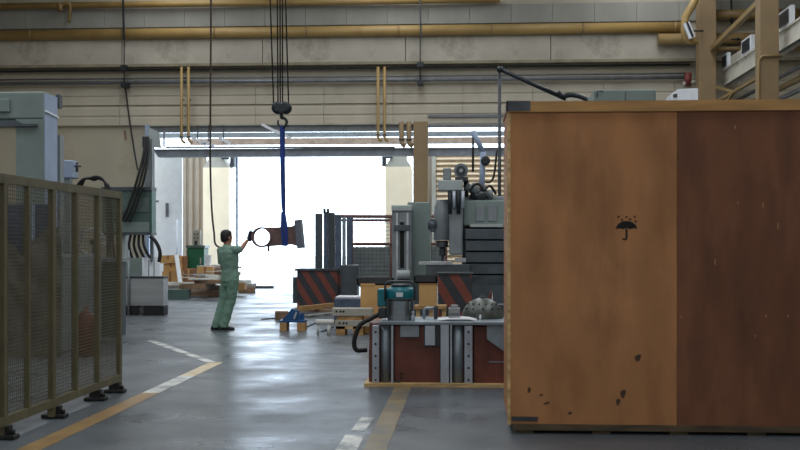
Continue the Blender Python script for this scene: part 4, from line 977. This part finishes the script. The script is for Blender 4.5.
# ================================================================== MILLING MACHINE
VY = 20.5
mm = thing('milling_machine', 'large grey milling machine with top motor and dark folded way cover', 'machine', (XX(472, VY), VY+.6, 0))
PB(438, 276, 508, 340, VY+.1, 1.4, ground=True, bev=.02).build('base', 'cover_dark', mm)
tb = PB(426, 264.5, 470, 275, VY-.3, .7, bev=.01).build('work_table', 'cover_dark', mm)
PB(418.5, 262, 452, 264.7, VY-.32, .74).build('table_top', 'steel_bright', tb)
PB(455, 258, 466, 262, VY-.2, .3).build('vise', 'steel_bright', tb)
PB(462, 196, 508, 280, VY+.5, .9, bev=.03).build('column', 'machine_grey', mm)
PB(463, 200, 508, 226, VY+.25, .4, bev=.03).build('ram', 'machine_green', mm)
PB(470, 224, 503, 227, VY+.1, .5).build('ram_plate', 'machine_pale', mm)
for px in (476, 488): PB(px, 205, px+9, 221, VY+.22, .04, bev=.006).build('ram_panel', 'machine_grey', mm)
for k_ in range(5):
    y_ = 229+k_*11.6; PB(465.5+.3*k_, y_, 508, y_+10.2, VY-.02+.03*k_, .5, bev=.008).build('cover_fold', 'cover_dark', mm)
PB(466, 228, 508, 288, VY+.2, .3).build('cover_back', 'black_ink', mm)
PB(449, 189, 463, 255, VY+.05, .5, bev=.04).build('head', 'machine_grey', mm)
MB().lathe([(.16, 0), (.16, .62), (.12, .7), (.12, .76)], W(442.5, 240, VY+.3), 20).build('head_motor', 'machine_grey', mm)
MB().cyl(W(442.5, 241, VY+.3), W(442.5, 247, VY+.3), .11, 18).cyl(W(442.5, 246, VY+.3), W(442.5, 256, VY+.3), .06, 14).cyl(W(442.5, 255, VY+.3), W(442.5, 261, VY+.3), .025, 10).build('spindle', 'steel_dark', mm)
for k_ in range(4): MB().cyl(W(449.5+k_*4.5, 191, VY-.02), W(450+k_*4.2, 214-(k_ % 2)*6, VY-.02), .035, 8).build('tie_rod', 'frame_light' if k_ % 2 else 'hook_black', mm)
PB(437.5, 180, 463, 190.5, VY, .5, bev=.02).build('gear_housing', 'machine_pale', mm)
MB().cyl(W(461, 170.5, VY+.5), W(461, 170.5, VY+.05), .135, 22).build('motor', 'machine_grey', mm)
MB().cyl(W(461, 170.5, VY+.06), W(461, 170.5, VY-.0), .09, 18).build('motor_cap', 'steel_dark', mm)
MB().cyl(W(461, 170.5, VY-.0), W(461, 170.5, VY-.02), .035, 12).build('shaft', 'steel_bright', mm)
PB(443, 168, 451, 180, VY+.1, .3, bev=.02).build('terminal_box', 'machine_grey', mm)
PB(455, 177, 468, 180.5, VY+.05, .5).build('motor_foot', 'steel_dark', mm)
PB(430, 218, 441, 232, VY+.2, .3, bev=.03).build('feed_box', 'cover_dark', mm)
MB().cyl(W(428, 225, VY+.25), W(437, 225, VY+.25), .09, 14).build('feed_motor', 'cover_dark', mm)
for i, (a, b, r) in enumerate([((466, 186), (478, 191), .07), ((470, 194), (486, 197), .09), ((474, 183), (474, 196), .05), ((483, 186), (483, 198), .07), ((490, 190), (490, 199), .06), ((466, 180), (466, 197), .05)]):
    MB().cyl(W(*a, VY+.3+.05*i), W(*b, VY+.3+.05*i), r, 12).build('fitting', 'steel_dark' if i % 2 else 'machine_grey', mm)
MB().curve([W(470, 193, VY+.2), W(473, 186, VY+.2), W(479, 184, VY+.2), W(484, 190, VY+.2), W(490, 186, VY+.25), W(496, 194, VY+.3)], .025, 6).build('hose', 'cable', mm)
arm = mm
MB().cyl(W(472.8, 131, VY+.8), W(483, 152, VY+.8), .05, 10).build('lamp_arm', 'machine_blue', arm)
MB().cyl(W(483, 152, VY+.8), W(481.5, 197, VY+.8), .055, 10).build('lamp_arm', 'machine_blue', arm)
MB().lathe([(.05, -.06), (.09, -.06), (.09, .06), (.05, .06)], W(485.5, 161, VY+.75), 16, 'y').build('lamp_joint', 'hook_black', arm)
MB().cyl(W(473, 131, VY+.8), W(473, 172, VY+.8), .022, 8).build('cable_tube', 'hook_black', arm)
MB().curve([W(497, 150, VY+1), W(494, 175, VY+1), W(490, 182, VY+1), W(485, 182, VY+1)], .02, 6).build('cable', 'cable', arm)
bs = thing('cable_boom', 'thin dark post with a sloping boom arm above the crate', 'boom', (XX(499.5, 22.5), 22.5, 0))
MB().cyl((XX(499.5, 22.5), 22.5, 0), W(499.5, 69, 22.5), .035, 8).build('post', 'steel_dark', bs)
MB().cyl(W(499.5, 69, 22.5), W(566, 99, 22.5), .045, 8).build('arm', 'hook_black', bs)
MB().ball(W(500, 69.5, 22.5), .07).build('pivot', 'hook_black', bs)
MB().curve([W(558, 92, 22.5), W(563, 96, 22.5), W(570, 95, 22.5), W(578, 96, 22.5), W(586, 99, 22.5), W(592, 104, 22.5)], .05, 8).build('cable_coil', 'hook_black', bs)
for i in range(3): tag(MB().cyl(W(484+i*1.5, 150+i*10, 36.3), W(506, 150+i*10, 36.3), .02, 6).build('wall_rod', 'conduit'), 'thin horizontal rod before the shutter', 'rod', 'thin rods before the shutter')
cb = thing('control_cabinet', 'grey-green control cabinet rising just above the crate', 'cabinet', (XX(625, 12), 12, 0))
PB(594, 89.5, 656, 300, 12, .6, bev=.015, ground=True).build('body', 'machine_green', cb)
PB(596, 91.5, 625, 300, 11.985, .02, ground=False).build('door', 'machine_green', cb)
PB(626, 91.5, 654, 300, 11.985, .02, ground=False).build('door', 'machine_green', cb)
MB().tube([W(597, 97, 11.9), W(597, 91, 11.9), W(603, 91, 11.9)], .012, 6).build('lifting_eye', 'conduit', cb)

# ================================================================== RED FIXTURE ON TIMBER (front centre)
RY = GY(440, 386.5); RZ = ZZ(440, 322.5, RY)
rf = thing('welded_fixture', 'low red-brown steel fixture with grey bolted ribs on a timber sheet', 'fixture', (XX(450, RY), RY+.4, 0))
fx0, fx1 = XX(368.5, RY), XX(585, RY); zb = .035
pl = MB().box(XX(364.5, RY), fx1+.05, RY-.06, RY+.9, 0.0, zb-.002).build('timber_sheet', 'pale_timber'); tag(pl, 'thin pale timber sheet under the red fixture', 'board')
MB().box(fx0, fx1, RY+.10, RY+.85, zb, RZ-.02).build('body', 'frame_red', rf)
def rp(name, a, b, t_, bt, dy, mat, d=.1, bev=.004):
    x0, x1 = XX(a, RY), XX(b, RY); z0 = max(zb, ZZ(440, bt, RY)); return MB().box(x0, x1, RY+dy, RY+dy+d, z0, ZZ(440, t_, RY), bev=bev).build(name, mat, rf)
rp('top_plate', 379, 585, 322, 325, .0, 'frame_grey', .8)
for (a, b) in ((372.2, 379), (464.5, 472.5)):
    o = rp('bolted_angle', a, b, 326, 384, 0, 'frame_light', .12)
    for k_ in range(5):
        c = W((a+b)/2, 332+k_*12, RY); MB().cyl((c.x, RY-.004, c.z), (c.x, RY+.001, c.z), .012, 10).build('bolt_hole', 'black_ink', o)
for (a, b) in ((380.5, 389.5), (453, 463)):
    m_ = XX((a+b)/2, RY); w_ = (XX(b, RY)-XX(a, RY))/2
    MB().cyl((m_, RY+.08, zb), (m_, RY+.08, RZ-.03), w_, 20).build('round_rib', 'frame_grey', rf)
rp('flange', 391, 393.3, 326, 384, 0, 'frame_light', .12)
rp('flange', 440.5, 449, 325, 384, 0, 'frame_light', .12)
rp('flange', 450.2, 452, 325, 384, -.005, 'frame_light', .12)
rp('red_panel', 394, 440, 327, 384, .06, 'frame_red', .05)
rp('red_panel', 474, 585, 327, 384, .05, 'frame_red', .05)
rp('name_plate', 400, 419, 326, 337.5, .03, 'frame_grey', .03)
rp('clamp_block', 425, 435, 326, 345.5, .0, 'frame_light', .08)
rp('clamp_shadow', 423.5, 440, 326, 347, .045, 'steel_dark', .02)  # dark plate drawn as the shadow beneath the clamp block
rp('side_strip', 368.2, 372, 350, 384, .06, 'frame_red', .1)
MB().prism([(XX(487, RY), RZ-.03), (XX(530, RY), RZ-.03), (XX(530, RY), RZ-.45), (XX(505, RY), RZ-.3), (XX(487, RY), RZ-.17)], RY+.02, RY+.06).build('gusset', 'frame_grey', rf)
for px, py in ((401.5, 373.5), (401.5, 378)): c = W(px, py, RY+.06); MB().cyl((c.x, RY+.055, c.z), (c.x, RY+.062, c.z), .012, 10).build('bolt_hole', 'black_ink', rf)
rp('foot_bead', 393, 400, 381, 384, .02, 'steel_dark', .05)
rp('weld_line', 489, 505, 361.5, 362.6, .045, 'frame_grey', .01, 0)

# vacuum cleaner on the fixture
vy = RY+.33; vc = Vector((XX(400.5, vy), vy, RZ+.003)); s = vy/FPX
vac = thing('vacuum_cleaner', 'teal and steel workshop vacuum cleaner standing on the red fixture', 'vacuum cleaner', tuple(vc))
MB().lathe([(.135, 0), (.142, .015), (.142, .20), (.148, .205), (.148, .215)], vc, 28).build('drum', 'steel_sheet', vac)
hdv = MB().lathe([(.152, .215), (.156, .225), (.156, .30), (.14, .335), (.09, .355), (.03, .36)], vc, 28).build('motor_head', 'vac_teal', vac)
MB().lathe([(.153, .207), (.158, .21), (.158, .23), (.153, .232)], vc, 28).build('seal_ring', 'vac_dark', hdv)
MB().box(vc.x-.035, vc.x+.035, vc.y-.162, vc.y-.15, vc.z+.25, vc.z+.295).build('label_plate', 'paper_white', hdv)
MB().lathe([(.10, .345), (.10, .375), (.06, .38)], vc, 20).build('top_cap', 'vac_dark', hdv)
MB().tube([vc+Vector((-.155, -.1, .21)), vc+Vector((-.155, -.1, .36)), vc+Vector((-.14, -.1, .395)), vc+Vector((-.10, -.1, .41)), vc+Vector((.10, -.1, .41)), vc+Vector((.14, -.1, .395)), vc+Vector((.155, -.1, .36)), vc+Vector((.155, -.1, .21))], .012, 10).build('handle', 'vac_dark', vac)
for sx in (-1, 1): MB().box(vc.x+sx*.125-.015, vc.x+sx*.125+.015, vc.y-.135, vc.y-.1, vc.z+.04, vc.z+.23, bev=.004).build('latch', 'vac_dark', vac)
MB().box(vc.x-.24, vc.x-.14, vc.y-.08, vc.y+.06, vc.z+.14, vc.z+.33, bev=.015).build('side_housing', 'vac_teal', vac)
MB().box(vc.x-.23, vc.x-.14, vc.y-.1, vc.y+.04, vc.z+.02, vc.z+.13, bev=.015).build('hose_port', 'vac_dark', vac)
MB().box(vc.x+.1, vc.x+.13, vc.y-.17, vc.y-.14, vc.z+.01, vc.z+.12, bev=.004).build('front_clip', 'vac_dark', vac)
hp = [vc+Vector((-.2, -.06, .075)), W(370, 319, vy-.1), W(360, 325, vy-.12), W(355, 337, vy-.14), W(354.3, 346, vy-.14), W(357, 350.3, vy-.14), W(362, 350.3, vy-.12), W(367, 350, vy-.1)]
MB().curve(hp, .024, 10).build('hose', 'rubber', vac)
# papers, steel cube, dome and small things on the fixture
py_ = RY+.2
x0, x1 = XX(437, py_), XX(477, py_)
m = MB(); rg = []
for i in range(11):
    f = i/10; z_ = RZ+.004+.02*math.sin(f*PI*.9)+(.0 if f < .8 else (f-.8)*-.05); w_ = .13*(1-.5*max(0, f-.7)/.3)
    rg.append([Vector((x0+(x1-x0)*f, py_-w_/2, max(z_, RZ+.003))), Vector((x0+(x1-x0)*f, py_+w_/2+.1, max(z_, RZ+.003)+.01)), Vector((x0+(x1-x0)*f, py_+w_/2+.1, max(z_, RZ+.003)+.018)), Vector((x0+(x1-x0)*f, py_-w_/2, max(z_, RZ+.003)+.008))])
tag(m.loft(rg).build('paper_sheaf', 'paper_white'), 'curled white papers lying on the red fixture', 'papers')
t = thing('steel_cube', 'bright machined steel block standing on the white papers', 'block', tuple(W(454.5, 319, py_+.05)))
x0, x1, y0, y1, z0, z1 = R(448.5, 308, 460, 320, py_+.02, .11); z0 = RZ+.034
MB().box(x0, x1, y0, y1, z0, z1, bev=.006).build('body', 'steel_bright', t)
MB().box(x0+.025, x1-.02, y0+.02, y1-.02, z1, z1+.03, bev=.004).build('upper_step', 'steel_bright', t)
MB().box(x0+.01, x1-.01, y0-.002, y0, z0+.02, z0+.05).build('engraved_band', 'conduit', t)
dy_ = RY+.62; dc = Vector((XX(482.5, dy_), dy_, RZ+.003)); dr = 20.5*dy_/FPX
t = thing('steel_dome', 'dark grey perforated steel dome on the red fixture', 'dome', tuple(dc))
MB().lathe([(dr, 0), (dr*1.0, .02), (dr*.97, dr*.28), (dr*.86, dr*.55), (dr*.66, dr*.78), (dr*.4, dr*.93), (dr*.16, dr*1.0), (.01, dr*1.0)], dc, 32).build('shell', 'dome_grey', t)
for ring_h, ring_r, cnt in ((.72, .72, 14), (.5, .90, 12)):
    for i in range(cnt):
        a = 2*PI*i/cnt; c = dc+Vector((math.cos(a)*dr*ring_r, math.sin(a)*dr*ring_r, dr*ring_h)); nrm = Vector((math.cos(a), math.sin(a), .9)).normalized()
        MB().cyl(c-nrm*.005, c+nrm*.006, .009, 8).build('vent_hole', 'black_ink', t)
MB().cyl(dc+Vector((0, 0, dr*.98)), dc+Vector((0, 0, dr*1.08)), .03, 12).build('boss', 'steel_dark', t)
b = Vector((XX(480.3, RY+.3), RY+.3, RZ+.003)); tag(MB().lathe([(.012, 0), (.013, .03), (.009, .04), (.006, .06)], b, 12).build('oil_bottle', 'paper_white'), 'tiny white bottle in front of the steel dome', 'bottle')
b = Vector((XX(413, RY+.15), RY+.15, RZ+.003)); tag(MB().lathe([(.02, 0), (.02, .05), (.012, .06), (.012, .085), (.018, .09), (.018, .1)], b, 12).build('eye_bolt', 'frame_light'), 'small steel eye bolt standing before the vacuum cleaner', 'bolt')
t = thing('valve_fitting', 'grey clamp fitting between vacuum cleaner and papers', 'fitting', (XX(432, RY+.5), RY+.5, RZ+.003))
MB().tube([(XX(424, RY+.5), RY+.5, RZ+.004), (XX(424, RY+.5), RY+.5, RZ+.1), (XX(426, RY+.5), RY+.5, RZ+.12), (XX(436, RY+.5), RY+.5, RZ+.12)], .014, 8).build('arm', 'frame_light', t)
MB().box(XX(434, RY+.5), XX(438, RY+.5), RY+.47, RY+.53, RZ+.003, RZ+.14).build('block', 'steel_dark', t)
# second striped block behind
S2 = 17.6
t = thing('striped_block', 'dark block with red hazard stripes behind the steel dome', 'block', (XX(455, S2), S2+.3, 0))
x0, x1, y0, y1, z0, z1 = R(438, 274.5, 472, 320, S2, .5)
MB().box(x0, x1, y0, y1, 0, z1, bev=.01).build('body', 'hazard', t)
MB().box(x0-.02, x1+.02, y0-.02, y1+.02, z1, z1+.03).build('top_plate', 'steel_dark', t)
t = thing('guide_plate', 'tilted red and white guide plate beside the steel dome', 'plate', tuple(W(490, 306, 16)))
MB().prism([(XX(486, 16), ZZ(490, 305, 16)), (XX(493, 16), ZZ(490, 305, 16)), (XX(492.5, 16), ZZ(490, 291, 16)), (XX(490, 16), ZZ(490, 292, 16))], 16, 16.08).build('plate', 'frame_red', t)
MB().prism([(XX(491, 16), ZZ(490, 304, 16)), (XX(493, 16), ZZ(490, 304, 16)), (XX(492.5, 16), ZZ(490, 291, 16))], 15.98, 16).build('face', 'paper_white', t)
PB(484, 305, 506, 340, 16, .4, ground=True).build('stand', 'cover_dark', t)
